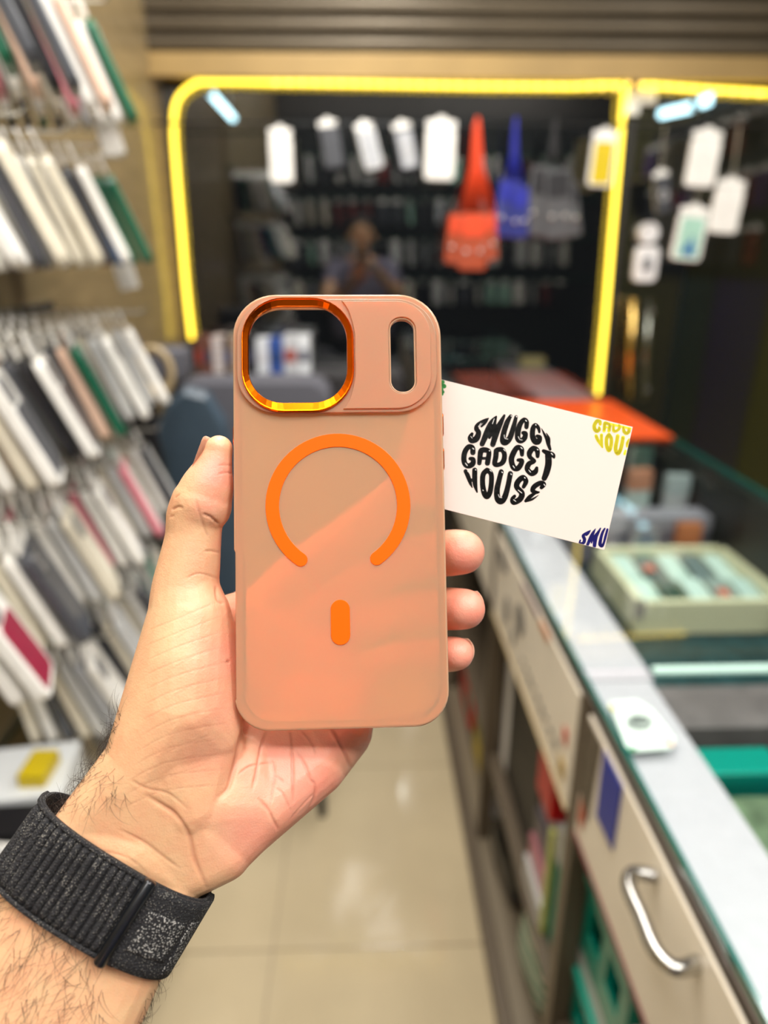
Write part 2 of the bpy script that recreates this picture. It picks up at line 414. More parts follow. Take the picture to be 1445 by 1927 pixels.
# things on the low shelf and floor at the left
def bx(name, label, cat, lo, hi, m_, rot=0, group=None, bev=.004, lid=None):
    c = Vector(((lo[0]+hi[0])/2, (lo[1]+hi[1])/2, lo[2])); t = thing(name, label, cat, c, group); t.rotation_euler.z = rot
    h = Vector(((hi[0]-lo[0])/2, (hi[1]-lo[1])/2, hi[2]-lo[2]))
    mesh('box_body', B(-h.x, h.x, -h.y, h.y, 0, h.z, bev=bev), m_, t)
    if lid is not None: mesh('lid', B(-h.x-.001, h.x+.001, -h.y-.001, h.y+.001, h.z*.72, h.z+.001, bev=bev*.6), lid, t)
    return t
m_red = mat('red_carton', (176, 14, 24), .4); m_ye = mat('yellow_print', (214, 188, 20), .45); m_wb = mat('white_carton', (226, 230, 232), .45)
m_wood = mat('dark_rack_wood', (52, 46, 36), .6, noise=.2)
st = thing('goods_table', 'narrow white side table of small cartons below the left rack', 'table', (XL+.016, .78, 0))
mesh('table_top', B(.0, .25, -.2, .2, .64, .655, bev=.003), cm('cream'), st)
for lx in (.004, .10):
    for ly in (-.19, .17): mesh('leg', B(lx, lx+.02, ly, ly+.02, 0, .64), m_wood, st)
bx('carton', 'white carton at the far end of the small side table', 'box', (-.60, .82, .656), (-.47, .94, .74), m_wb, .15, lid=m_wb)
bx('packet', 'small yellow packet lying on the far white carton of the side table', 'packet', (-.53, .84, .7415), (-.49, .90, .765), m_ye)
bx('carton', 'flat black carton in the middle of the small side table', 'box', (-.56, .745, .656), (-.43, .80, .75), mat('black_carton', (24, 24, 28), .4), .05)
bx('carton', 'white carton at the aisle edge of the small side table', 'box', (-.53, .60, .656), (-.41, .72, .755), m_wb, -.1, lid=cm('white'))
bx('carton', 'cream carton against the wall on the small side table', 'box', (-.645, .60, .656), (-.545, .74, .74), cm('cream'), 0)

# ---------------------------------------------------------------- rear and right racks that the dark glass mirrors
cols = ['white', 'cream', 'pale grey', 'dark grey', 'pale grey', 'white', 'black', 'silver', 'mint', 'brown red']
rr = thing('rear_wall_rack', 'rear rack of phone cases mirrored dimly in the dark glass', 'rack', (.7, YB, 1.5))
mesh('board', B(-1.3, 1.25, 0, .012, -1.0, 1.0), mat('rack_black', (20, 26, 26), .6), rr)
for ri in range(4):
    zt_ = 1.5+.72-.305*ri
    mesh('rail', B(-1.3, 1.25, .012, .03, zt_-1.5+.01, zt_-1.5+.03), mat('rail_green', (16, 58, 44), .5), rr)
    for i in range(20):
        x = -.52+.114*i+rnd.uniform(-.01, .01)
        col = rnd.choice(cols)
        M = Matrix.Translation((x, YB+.12, zt_)) @ Matrix.Rotation(PI/2-math.radians(rnd.choice([60, 70, 20, 35, 75])), 4, 'Z') @ Matrix.Rotation(-.08, 4, 'Y')
        pack(M, col, rnd.choice(cols), False, f'{col} phone case, {ORD[i]} along {ORD[ri]} row of rear rack, mirrored in glass', f'phone cases on {ORD[ri]} row of the rear rack', 2)
rw = thing('right_wall_rack', 'rack of dark phone cases mirrored in the glass door', 'rack', (XR, 1.0, 1.5))
mesh('board', B(-.03, -.014, -.9, .9, -.1, .75), mat('rack_black', (20, 26, 26), .6), rw)
for ri in range(3):
    zt_ = 1.5+.66-.26*ri
    mesh('rail', B(-.05, -.03, -.9, .9, zt_-1.5+.005, zt_-1.5+.02), mat('rail_green', (16, 58, 44), .5), rw)
    for i in range(10):
        y = .25+.16*i; col = rnd.choice(['black', 'dark grey', 'brown red', 'dark grey', 'purple'])
        M = Matrix.Translation((XR-.1, y, zt_)) @ Matrix.Rotation(PI+math.radians(rnd.choice([-30, -20, -50])), 4, 'Z')
        pack(M, col, 'dark grey', False, f'{col} phone case, {ORD[i]} along {ORD[ri]} row of right rack, mirrored in door', f'phone cases on {ORD[ri]} row of the right rack', 2)

# ---------------------------------------------------------------- packs hanging in the window
YH = YG-.09
rod = thing('hanging_rod', 'thin dark rod across the window holding hanging phone cases', 'rod', (0, YH, 0))
a = hit(1, YH, 372, 232); b2 = hit(1, YH, 1440, 236)
mesh('bar', tube(bmesh.new(), [(XL, 0, a.z), (XR, 0, b2.z)], .004, 8), mat('rod_black', (30, 30, 32), .4, metal=.5), rod)
def hang(px, py, hpx, body, face, roll, yaw, label, cut=False, wpx=None, drop=True):
    """pack hanging in the window: centre pixel, height"""
    c = hit(1, YH-.01, px, py); zc = proj(c)[2]; s = (hpx*zc/FPX)/.189; sw = s if not wpx else (wpx*zc/FPX)/.084
    M = Matrix.Translation(c) @ Matrix.Rotation(roll, 4, 'Y') @ Matrix.Rotation(-PI/2+yaw, 4, 'Z') @ Matrix.Diagonal((1, sw, s, 1)) @ Matrix.Translation((0, 0, .0955))
    o = pack(M, body, face, cut, label, None)
    if drop:
        h = M @ Vector((0, 0, 0))
        hk = bmesh.new(); tube(hk, [M.inverted() @ Vector((h.x, h.y, h.z+.0)), M.inverted() @ Vector((h.x, YH, a.z))], .0025, 6)
        mesh('hook', hk, m_wire, o)
    return o
hang(529, 294, 96, 'white', 'white', 0.0, 0, 'blank white phone case pack hanging leftmost in the window')
hang(623, 272, 84, 'dark grey', 'dark grey', -.16, .4, 'dark slate phone case hanging second from left in the window')
hang(694, 276, 84, 'pale grey', 'silver', -.26, .35, 'tilted grey phone case hanging third from left in the window')
o = hang(763, 276, 84, 'dark grey', 'silver', -.22, .3, 'clear grey case with magnet circle hanging fourth in the window')
def ring_on(o, m_, z=-.11, R=.02):
    rb = bmesh.new(); tube(rb, [(.009, R*math.cos(i*PI/12), z+R*math.sin(i*PI/12)) for i in range(24)], .0035, 6, True); mesh('magnet_circle', rb, m_, o, True)
ring_on(o, cm('pale grey'))
hang(828, 284, 106, 'white', 'white', .03, 0, 'bright white phone case pack hanging left of the orange lanyards', wpx=56)
hang(1133, 300, 98, 'white', 'yellow', .04, 0, 'white pack with yellow band hanging left of the right light strip', wpx=46)
hang(1323, 300, 100, 'white', 'white', .05, 0, 'white phone case pack hanging highest in the glass door', wpx=56)
hang(1367, 390, 96, 'white', 'white', .06, 0, 'white phone case pack hanging rightmost in the glass door', wpx=54)
o = hang(1298, 441, 98, 'white', 'mint', .08, 0, 'white pack with blue and mint print hanging lowest in the glass door', wpx=56)
pb = bmesh.new(); slab(pb, [(-.02, -.16), (.022, -.17), (.008, -.10)], .0086, .0092, MX); mesh('printed_wave', pb, cm('blue'), o)
o = hang(1245, 362, 76, 'dark grey', 'dark grey', -.2, .3, 'dark clear case with magnet circle hanging in the glass door'); ring_on(o, cm('pale grey'))
# lanyards with pouches
def lanyard(label, px0, py0, py1, x0, x1, pouches, rgb, spread, n=9):
    top = hit(1, YH-.02, px0, py0); t = thing('phone_lanyard', label, 'lanyard', top); ms = mat('cord_'+label.split()[0], rgb, .6)
    lo = [hit(1, YH-.02-.01*(i % 3), x0+(x1-x0)*i/(n-1), py1) for i in range(n)]
    for i, q in enumerate(lo):
        mid = top.lerp(q, .45); mid.x = top.x+(q.x-top.x)*.3
        b = bmesh.new(); tube(b, [Vector((0, 0, .03)), Vector(((i-n/2)*.002, 0, 0)), mid-top, q-top], .004, 6); mesh('cord', b, ms, t, True)
    mesh('hook', tube(bmesh.new(), [(0, 0, .02), (0, .02, a.z-top.z)], .003, 6), m_wire, t)
    mc = mat('pouch_'+label.split()[0], tuple(int(v*.6+(90 if max(rgb) > 100 else 190)*.4) for v in rgb), .12, coat=1, spec=.8, bump=1.0, nscale=45)
    for (px, py, wp, hp, rl, yo) in pouches:
        c = hit(1, YH-.03-yo, px, py); z = proj(c)[2]; w_ = wp*z/FPX/2; h_ = hp*z/FPX/2
        M = Matrix.Translation(c-top) @ Matrix.Rotation(rl, 4, 'Y') @ Matrix.Rotation(PI/2, 4, 'X')
        pc = mesh('pouch', slab(bmesh.new(), rrect(-w_, w_, -h_, h_, .012), -.004, .004, M, ch=.002), mc, t)
        for s in (-1, 1):
            b = bmesh.new(); bmesh.ops.create_icosphere(b, subdivisions=2, radius=.009, matrix=M @ Matrix.Translation((w_*.5*s, -h_*.35, .006))); mesh('clasp', b, m_wire, pc, True)
        slb = slab(bmesh.new(), rrect(-w_*.8, w_*.8, h_*.2, h_*.9, .008), .004, .0062, M); mesh('flap', slb, ms, pc)
lanyard('orange lanyards with clear pouches hanging in the middle of the window', 898, 240, 398, 866, 930, [(862, 450, 44, 88, .08, 0), (890, 455, 54, 100, 0, .02), (918, 445, 34, 84, -.1, .01)], (226, 70, 24), 1)
lanyard('blue lanyard with clear pouches hanging right of the orange one', 970, 240, 345, 952, 982, [(956, 392, 46, 100, .05, 0), (978, 400, 34, 90, -.05, .02)], (24, 34, 150), 1, 5)
lanyard('black lanyard with sparkling clear pouches hanging right of the blue one', 1045, 240, 330, 1020, 1060, [(1020, 380, 60, 120, .1, 0), (1050, 385, 50, 120, -.1, .02), (1072, 395, 36, 96, -.2, .01)], (26, 26, 30), 1, 5)

# ================================================================ BEHIND THE CASE: ledge goods, chairs
bc = [('brown', (96, 62, 50)), ('brown', (110, 70, 58)), ('red striped', (190, 176, 170)), ('dark brown', (70, 52, 44)), ('cream striped', (190, 180, 158)), ('black', (26, 26, 30)), ('white', (210, 214, 220)), ('blue', (50, 80, 150)), ('pale', (190, 192, 196)), ('white', (224, 228, 232))]
px = 372
for i, (nm, rgb) in enumerate(bc):
    wpx = [16, 16, 22, 14, 24, 22, 24, 26, 28, 22][i]; a_ = hit(1, 2.44, px, 706); b_ = hit(1, 2.44, px+wpx-2, 706); tz = hit(1, 2.44, px, 634+rnd.uniform(-4, 4)).z
    t = bx('small_box', f'{nm} slim box, {ORD[i]} from the left on the ledge behind the case', 'box', (a_.x, 2.43, led.z), (b_.x, 2.53, tz), mat('ledge_box_%d' % i, rgb, .4), group=None, bev=.002)
    h_ = tz-led.z; wd = (b_.x-a_.x)/2
    for k in range(5 if 'strip' in nm else 1):
        z0 = .012+h_*k/5.2 if 'strip' in nm else h_*.3
        mesh('printed_band', B(-wd*.75, wd*.75, -.0515, -.05, z0, z0+(.008 if 'strip' in nm else h_*.35)), mat('band_%d' % (i % 4), [(150, 60, 50), (60, 60, 80), (200, 200, 205), (36, 60, 110)][i % 4], .4), t)
    px += wpx
m_cloth = mat('grey_upholstery', (88, 88, 96), .85, noise=.1, nscale=120, bump=.3)
m_cloth2 = mat('blue_grey_vinyl', (58, 74, 88), .4, noise=.06)
def pad(name, x0, x1, z0, z1, y0, y1, r, m_, parent, off, tiltx=0):
    M = Matrix.Translation((-off[0], -off[1], -off[2])) @ Matrix.Translation((0, y1, z0)) @ Matrix.Rotation(tiltx, 4, 'X') @ Matrix.Translation((0, 0, -z0)) @ Matrix.Rotation(PI/2, 4, 'X')
    return mesh(name, slab(bmesh.new(), rrect(x0, x1, z0, z1, r, 8), 0, y1-y0, M, ch=.02), m_, parent, False)
tr = hit(1, 2.2, 622, 712); tl = hit(1, 2.05, 344, 708)
ac = thing('armchair', 'grey upholstered armchair with rounded back in front of the window', 'chair', (-.35, 2.1, 0))
pad('backrest', -.6, tr.x, .45, tr.z, 2.2, 2.32, .07, m_cloth, ac, (-.35, 2.1, 0))
mesh('seat', B(-.17, .18, -.24, .1, .38, .5, bev=.03), m_cloth, ac)
for sx in (-.19, .2):
    mesh('armrest', B(sx-.03, sx+.03, -.24, .1, .5, .68, bev=.02), m_cloth, ac)
    for sy in (-.2, .08): mesh('leg', tube(bmesh.new(), [(sx*.4-.05, sy, 0), (sx*.6-.02, sy, .38)], .018, 8), mat('chair_leg', (20, 20, 22), .4), ac)
oc = hit(1, 1.75, 365, 735)
ch = thing('office_chair', 'blue-grey reclining office chair left of the hand', 'chair', (-.36, 1.65, 0))
pts = [hit(1, 1.72, *p) for p in ((296, 800), (318, 752), (350, 728), (392, 738), (425, 790), (448, 880), (462, 1000), (470, 1120), (372, 1120), (330, 960))]
b = bmesh.new(); slab(b, [(p.x+.36, p.z) for p in pts][::-1], -.03, .03, Matrix.Translation((0, .07, 0)) @ Matrix.Rotation(PI/2, 4, 'X'), ch=.014)
mesh('backrest', b, m_cloth2, ch)
mesh('seat', B(-.12, .24, -.14, .04, .44, .5, bev=.02), m_cloth2, ch)
for lx in (-.1, .22):
    for ly in (-.12, .06): mesh('leg', tube(bmesh.new(), [(lx*1.05, ly, 0), (lx, ly, .44)], .012, 8), m_dark, ch)
    mesh('frame', tube(bmesh.new(), [(lx, .06, .44), (lx, .1, .56), (lx, .1, .7)], .011, 8), m_dark, ch)

# coil of tape and dark cushion at the end of the left rack
cc = hit(1, 1.56, 290, 700)
co = thing('cable_coil', 'beige coil hanging at the far end of the left rack', 'coil', cc)
for k in range(3):
    R0 = .052-.004*k
    mesh('loop', tube(bmesh.new(), [(R0*.75*math.cos(i*PI/14), .006*k, R0*math.sin(i*PI/14)) for i in range(28)], .0075, 8, True), mat('beige_cord', (178, 158, 122), .5), co, True)
mesh('hook', tube(bmesh.new(), [(0, .006, .05), (XL-cc.x, .006, .07)], .003, 6), m_wire, co)
a_ = hit(1, 1.95, 300, 648); b_ = hit(1, 1.95, 368, 704)
bx('padded_box', 'dark grey padded box standing left of the small boxes', 'box', (XL+.005, 1.82, b_.z), (b_.x, 1.94, a_.z), m_cloth, bev=.02)
bx('side_stand', 'narrow dark stand under the padded box', 'stand', (XL+.005, 1.86, 0), (XL+.07, 1.96, b_.z), m_dark)

# ================================================================ GLASS COUNTER ON THE RIGHT
X0, X1, YN, YF, ZT = .288, .936, -.12, 2.56, .98
m_cframe = mat('counter_frame_brown', (96, 84, 68), .45, metal=.3)
m_lilac = mat('lilac_board', (192, 180, 190), .35, noise=.03, nscale=60)
m_panel = mat('cream_panel', (242, 232, 212), .35, noise=.03, nscale=12)
m_teal = mat('glass_edge_teal', (10, 92, 84), .15, coat=.5)
m_ctop = glass('counter_glass', (.93, .98, .965), .8, .005)
ct = thing('display_counter', 'long glass-topped display counter with cream drawer fronts along the right side', 'counter', (X0, 1.2, 0))
def cb(name, x0, x1, y0, y1, z0, z1, m_, bev=0, label=None, parent=None):
    o = mesh(name, B(x0-X0, x1-X0, y0-1.2, y1-1.2, z0, z1, bev=bev), m_, parent or ct)
    if label: o['label'] = label
    return o
for y0, y1 in ((YN, .768), (.774, YF)):
    cb('glass_top', X0+.003, X1, y0, y1, ZT-.002, ZT-.0015, m_ctop)
    cb('glass_edge', X0, X0+.004, y0, y1, ZT-.011, ZT, m_teal)
    cb('rear_glass_edge', X1, X1+.005, y0, y1, ZT-.012, ZT, m_teal)
cb('glass_joint', .385, X1, .764, .778, ZT-.004, ZT+.001, mat('joint_pale', (176, 206, 196), .2))
cb('border_board', X0+.003, .384, .764, YF, ZT-.02, ZT-.010, m_lilac, label='lilac board under the glass, far length')
cb('border_board', X0+.003, .378, YN, .762, ZT-.021, ZT-.011, m_lilac, label='lilac board under the glass, near length')
cb('rear_board', X1-.03, X1, YN, YF, .0, ZT-.012, m_dark)
cb('dark_gap_strip', X0+.006, X0+.03, YN, YF, .94, ZT-.021, mat('gap_brown', (60, 46, 34), .5))  # shade of the gap above the drawer fronts, put in as a dark strip
for y in (-.1, .735, 1.375, 2.05, 2.53): cb('post', X0+.002, X0+.032, y, y+.032, 0, .957, m_cframe)
cb('plinth', .262, .30, YN, YF, 0, .045, m_cframe); cb('base_board', X0, X1-.03, YN, YF, .045, .06, mat('base_brown', (116, 104, 84), .5))
cb('shelf', X0+.012, X1-.03, YN, YF, .322, .338, m_cframe)
cb('deck', X0+.03, X1-.03, YN, YF, .722, .738, mat('deck_dark', (34, 44, 48), .35))
cb('end_board', X0+.03, X1-.03, YF-.02, YF, 0, .95, m_dark)
pn = []
for y0, y1, lb in ((.772, 1.37, 'cream drawer front with grey printing'), (YN, .732, 'cream drawer front with a steel handle and blue sticker'), (1.41, 2.045, 'cream drawer front far along the counter')):
    pn.append(cb('drawer_front', X0+.002, X0+.018, y0, y1, .742, .94, m_panel, .002, lb))
cb('trim_strip', X0-.0005, X0+.012, YN, .732, .7405, .7455, mat('maroon_strip', (96, 28, 28), .4), label='thin maroon strip')
cb('trim_strip', X0-.0005, X0+.012, .772, 1.37, .738, .743, mat('brass_strip', (170, 150, 110), .4), label='thin tan strip')
XP = X0+.0012
m_ink = mat('grey_ink', (120, 116, 108), .5); m_blue = mat('sticker_blue', (8, 40, 150), .4)
def flat(name, pts, m_, parent, th=.001):
    """print on the drawer fronts: pts (y,z)"""
    b = bmesh.new(); slab(b, [(p[0]-1.2, p[1]) for p in pts], -th, 0, Matrix.Translation((XP-X0, 0, 0)) @ MX); return mesh(name, b, m_, parent)
o = flat('sticker', [(.606, .936), (.668, .936), (.664, .838), (.606, .842)], m_blue, pn[1], .0015); o['label'] = 'blue paper sticker'
m_mottle = mat('mottled_print', (92, 82, 66), .5, noise=.85, nscale=140)
o = flat('picture_strip', [(.678, .935), (.728, .935), (.728, .82), (.69, .80)], m_mottle, pn[1]); o['label'] = 'mottled brown picture strip'
o = flat('sticker', [(.7, .80), (.722, .82), (.722, .775), (.705, .77)], mat('orange_print', (176, 66, 30), .4), pn[1]); o['label'] = 'small orange sticker'
for (y, z, ry, rz) in ((1.12, .86, .035, .03), (1.16, .80, .012, .02), (1.3, .9, .05, .02), (1.23, .82, .02, .03)):
    flat('grey_print', [(y+ry*math.cos(a*PI/8), z+rz*math.sin(a*PI/8)) for a in range(16)], m_ink, pn[0])
for k in range(9):
    y = .84+.028*k; flat('small_print', [(y, .792+.006*(k % 3)), (y+.018, .792), (y+.018, .803), (y, .806)], m_ink, pn[0])
flat('red_print', [(.80, .83), (.82, .83), (.82, .855), (.80, .855)], mat('red_ink', (200, 80, 60), .5), pn[0])
flat('tan_print', [(.795, .77), (.825, .77), (.825, .80), (.795, .80)], mat('tan_ink', (190, 160, 90), .5), pn[0])
flat('purple_print', [(1.0, .93), (1.12, .93), (1.12, .939), (1.0, .939)], mat('purple_ink', (90, 30, 80), .5), pn[0])
flat('orange_tape', [(.93, .925), (.985, .925), (.985, .939), (.93, .939)], mat('orange_ink', (200, 120, 50), .5), pn[0])
# handle
hb = bmesh.new(); hy0, hy1, hz = .415-1.2, .505-1.2, .916
pts = catmull([(.002, hy0, hz), (-.02, hy0-.004, hz), (-.031, hy0+.012, hz), (-.031, (hy0+hy1)/2, hz), (-.031, hy1-.012, hz), (-.02, hy1+.004, hz), (.002, hy1, hz)], 5)
tube(hb, [tuple(p) for p in pts], .0074, 12); h = mesh('handle', hb, m_steel, pn[1], True); h['label'] = 'steel bow handle'
# orange board and the lilac table beyond
tag(mesh('orange_board', B(.42, X1+.002, 1.99, 2.55, ZT+.0005, ZT+.006), mat('orange_board', (226, 84, 28), .35)), 'bright orange board lying on the far end of the glass counter', 'board')
pt = thing('lilac_table', 'narrow lilac topped table continuing beyond the glass behind the orange board', 'table', (.78, 3.1, 0))
mesh('table_top', B(-.09, .13, -.46, .46, ZT-.03, ZT), m_lilac, pt); mesh('apron', B(-.088, .12, -.45, .45, ZT-.16, ZT-.03), mat('plum', (70, 30, 44), .4), pt)
for sx in (-.07, .1):
    for sy in (-.43, .41): mesh('leg', B(sx, sx+.02, sy, sy+.02, 0, ZT-.16), m_dark, pt)
bk = hit(2, ZT, 1050, 697)
t = thing('beige_basket', 'small beige slatted basket standing beyond the glass near the lilac table', 'basket', (bk.x+.02, 3.4, ZT+.0))
t.location = (.88, 3.42, ZT)
mesh('basket_body', B(-.1, .02, -.03, .03, 0, .05, bev=.004), mat('beige_basket', (190, 172, 120), .5), t)
for k in range(6): mesh('slat', B(-.095+.019*k, -.085+.019*k, -.034, -.03, .004, .046), mat('basket_slat', (220, 204, 150), .5), t)

# goods inside the glass display
m_mint = mat('mint_card', (196, 216, 208), .35); m_tray = mat('cream_tray', (228, 216, 184), .4)
ty0, ty1, tx0, tx1, tz = 1.26, 1.56, .575, .905, .74
tr_ = thing('sample_tray', 'cream tray with mint cards under the counter glass', 'tray', ((tx0+tx1)/2, (ty0+ty1)/2, tz))
hx, hy = (tx1-tx0)/2, (ty1-ty0)/2
mesh('tray_bottom', B(-hx, hx, -hy, hy, 0, .035), m_tray, tr_)
for a_, b_, c_, d_ in ((-hx, hx, -hy, -hy+.018), (-hx, hx, hy-.018, hy), (-hx, -hx+.018, -hy, hy), (hx-.018, hx, -hy, hy)): mesh('rim', B(a_, b_, c_, d_, .035, .075, bev=.002), m_tray, tr_)
k = 0
for r_ in range(2):
    for c_ in range(5):
        x = tx0+.03+.058*c_; y = ty0+.03+.13*r_
        col = [(196, 216, 208), (60, 80, 70), (206, 222, 216), (150, 160, 156), (190, 208, 204), (206, 222, 216), (70, 84, 84), (196, 216, 208), (110, 122, 124), (206, 222, 216)][k]
        t = tag(mesh('sample_card', slab(bmesh.new(), rrect(0, .048, 0, .115, .006, 3), 0, .008, Matrix.Translation((x, y, tz+.0355+.004)) @ Matrix.Rotation(.12, 4, 'X'), ch=.001), mat('sample_%d' % k, col, .3, coat=.4)),
                f'{["mint", "dark green", "pale mint", "grey", "mint", "pale", "slate", "mint", "steel grey", "pale"][k]} sample card, {ORD[c_]} from the aisle in the {["near", "far"][r_]} row of the tray', 'card', 'sample cards in the cream tray')
        if k in (3, 6): mesh('orange_dot', slab(bmesh.new(), rrect(.01, .034, .04, .07, .004, 3), .008, .009, Matrix.Translation((x, y, tz+.0395)) @ Matrix.Rotation(.12, 4, 'X')), mat('coral', (206, 96, 70), .4), t)
        k += 1
bx('lilac_box', 'long grey lilac box across the display behind the tray', 'box', (.42, 1.62, .74), (.9, 1.70, .865), mat('grey_lilac', (112, 104, 116), .5), lid=mat('grey_lilac_lid', (150, 142, 154), .4))
for i, (x, y, h_, col, nm) in enumerate(((.62, 1.84, .17, (150, 160, 190), 'lavender'), (.70, 1.92, .21, (176, 190, 220), 'pale blue'), (.77, 1.80, .20, (206, 214, 212), 'white'), (.87, 1.78, .19, (196, 190, 196), 'pale lilac'), (.85, 2.0, .21, (120, 130, 130), 'grey'), (.74, 2.2, .2, (60, 70, 74), 'slate'))):
    bx('stock_box', f'{nm} upright box standing in the display behind the lilac box', 'box', (x-.03, y-.015, .74), (x+.03, y+.015, .74+h_), mat('stock_%d' % i, col, .4), .15*(i % 3-1), bev=.002, lid=mat('stock_lid_%d' % (i % 3), [(180, 186, 190), (90, 110, 100), (210, 140, 110)][i % 3], .4))
bx('orange_carton', 'orange carton at the back of the display under the glass', 'box', (.80, 1.585, .74), (.86, 1.61, .86), mat('rust', (190, 110, 70), .45))
bx('dark_mat_box', 'wide dark teal box in the display in front of the cream tray', 'box', (.41, .92, .74), (.9, 1.14, .80), mat('dark_teal', (24, 48, 52), .3), lid=mat('dark_teal_lid', (34, 62, 66), .3, noise=.4, nscale=30))
bx('mauve_box', 'wide mauve grey box in the display near the glass joint', 'box', (.42, .80, .74), (.9, .90, .86), mat('mauve', (92, 80, 84), .4), lid=mat('mauve_lid', (112, 100, 102), .4, noise=.2, nscale=20))
m_tl = mat('teal_plastic', (0, 150, 128), .3, coat=.3)
for i in range(3):
    bx('teal_pack', f'teal pack {["nearest to", "second from", "third from"][i]} the aisle under the near counter glass', 'box', (.42+.14*i, .70, .80), (.55+.14*i, .75, .865), mat('deep_teal', (0, 116, 104), .3), 0, 'teal packs under the near glass', lid=mat('teal_lid', (0, 140, 126), .3))
bx('teal_stand', 'dark riser under the teal packs', 'stand', (.41, .1, .74), (.9, .76, .79), m_dark)
for i, (col, nm) in enumerate((((74, 92, 62), 'green print'), ((60, 80, 130), 'blue print'), ((30, 34, 60), 'navy'), ((70, 150, 150), 'teal print'))):
    y0 = .565-.11*(i//2); x0 = .41+.13*(i % 2)
    bx('printed_carton', f'{nm} carton under the near counter glass, {["left", "right"][i % 2]} in its row', 'box', (x0, y0, .79), (x0+.12, y0+.1, .86), mat('pc_%d' % i, col, .35, noise=.7, nscale=25), 0, lid=mat('pcl_%d' % i, tuple(int(c*.8+40) for c in col), .3, noise=.6, nscale=30))

# goods on the open shelves below
bx('black_box', 'tall black box on the open shelf under the counter', 'box', (.33, 1.03, .338), (.5, 1.3, .68), mat('matt_black', (12, 12, 13), .5))
bx('red_box', 'bright red box topping the stack on the open counter shelf', 'box', (.32, .93, .56), (.46, 1.02, .70), mat('bright_red', (206, 12, 14), .4))
for i, (z0, z1, col, nm) in enumerate(((.338, .39, (200, 200, 196), 'white'), (.391, .44, (190, 120, 128), 'pink'), (.441, .5, (90, 84, 92), 'grey'), (.501, .559, (160, 150, 160), 'pale mauve'))):
    bx('flat_box', f'{nm} flat box, {ORD[i]} from the bottom of the stack under the red box', 'box', (.31+.008*i, .9, z0), (.47, 1.02+.004*i, z1), mat('flat_%d' % i, col, .4), lid=mat('flatlid_%d' % i, tuple(int(c*.85) for c in col), .4))
bx('white_bundle', 'white bundle of papers left on the open shelf beyond the black box', 'papers', (.33, 1.30, .338), (.42, 1.36, .62), cm('white'))
bx('teal_carton', 'teal carton on the shelf beside the counter post', 'box', (.325, .80, .338), (.45, .885, .60), m_tl, lid=mat('pale_lid', (206, 210, 206), .4))
bx('yellow_strip_box', 'pale yellow striped slim box leaning beside the teal carton', 'box', (.312, .885, .338), (.322, .90, .58), mat('pale_yellow', (190, 196, 110), .4))
bx('dark_ledger', 'black flat case on the white carton near the post', 'case', (.34, .80, .6015), (.46, .89, .63), mat('matt_black', (12, 12, 13), .5))
def soft(name, label, cat, c, r, m_, parts=()):
    t = thing(name, label, cat, c); b = bmesh.new(); bmesh.ops.create_icosphere(b, subdivisions=4, radius=1)
    rn = random.Random(3)
    for v in b.verts:
        n_ = math.sin(v.co.x*4+v.co.z*3)*.06+math.sin(v.co.y*7)*.05
        e = [abs(u)**.7*(1 if u > 0 else -1) for u in v.co]
        v.co = Vector((e[0]*r[0]*(1+n_), e[1]*r[1]*(1+n_), e[2]*r[2]*(1+n_)+r[2]))
    mesh('bag_body', b, m_, t, True); return t
m_str = bpy.data.materials.new('green_stripes'); m_str.use_nodes = True; nt = m_str.node_tree
tc = nt.nodes.new('ShaderNodeTexCoord'); wv = nt.nodes.new('ShaderNodeTexWave'); wv.wave_type = 'BANDS'; wv.bands_direction = 'Z'; wv.inputs['Scale'].default_value = 11; wv.inputs['Distortion'].default_value = 2
rp = nt.nodes.new('ShaderNodeValToRGB'); rp.color_ramp.elements[0].color = (*lin((40, 132, 104)), 1); rp.color_ramp.elements[1].color = (*lin((206, 208, 190)), 1)
rp.color_ramp.elements[0].position = .42; rp.color_ramp.elements[1].position = .58
nt.links.new(tc.outputs['Object'], wv.inputs[0]); nt.links.new(wv.outputs[0], rp.inputs[0]); nt.links.new(rp.outputs[0], nt.nodes['Principled BSDF'].inputs[0])
s_ = soft('striped_bag', 'green and white striped plastic bag on the base board under the counter', 'bag', (.39, .98, .061), (.07, .1, .115), m_str)
b = bmesh.new(); tube(b, [(-.01, -.03, .2), (0, -.04, .245), (0, .02, .255), (-.01, .04, .2)], .008, 8); mesh('bag_knot', b, m_str, s_, True)
soft('black_bag', 'crumpled black bag behind the striped bag under the counter', 'bag', (.40, 1.26, .061), (.085, .13, .075), mat('black_plastic', (16, 16, 18), .3))
bx('yellow_pack', 'yellow packet under the shelf beyond the black bag', 'packet', (.33, 1.58, .061), (.4, 1.72, .2), m_ye, lid=mat('olive_lid', (120, 118, 40), .5))
bx('white_pack', 'white packet hanging low between yellow packet and black bag', 'packet', (.33, 1.44, .061), (.40, 1.52, .27), cm('white'))
b = bmesh.new(); t = thing('red_case', 'long red rounded case standing far under the counter', 'case', (.34, 1.9, .061))
slab(b, rrect(-.12, .12, 0, .24, .045), -.01, .1, MX, ch=.006); mesh('case_shell', b, mat('bright_red', (206, 12, 14), .4), t)
b = bmesh.new(); slab(b, rrect(-.09, -.03, .05, .12, .01), -.012, -.01, MX); mesh('teal_label', b, m_tl, t)
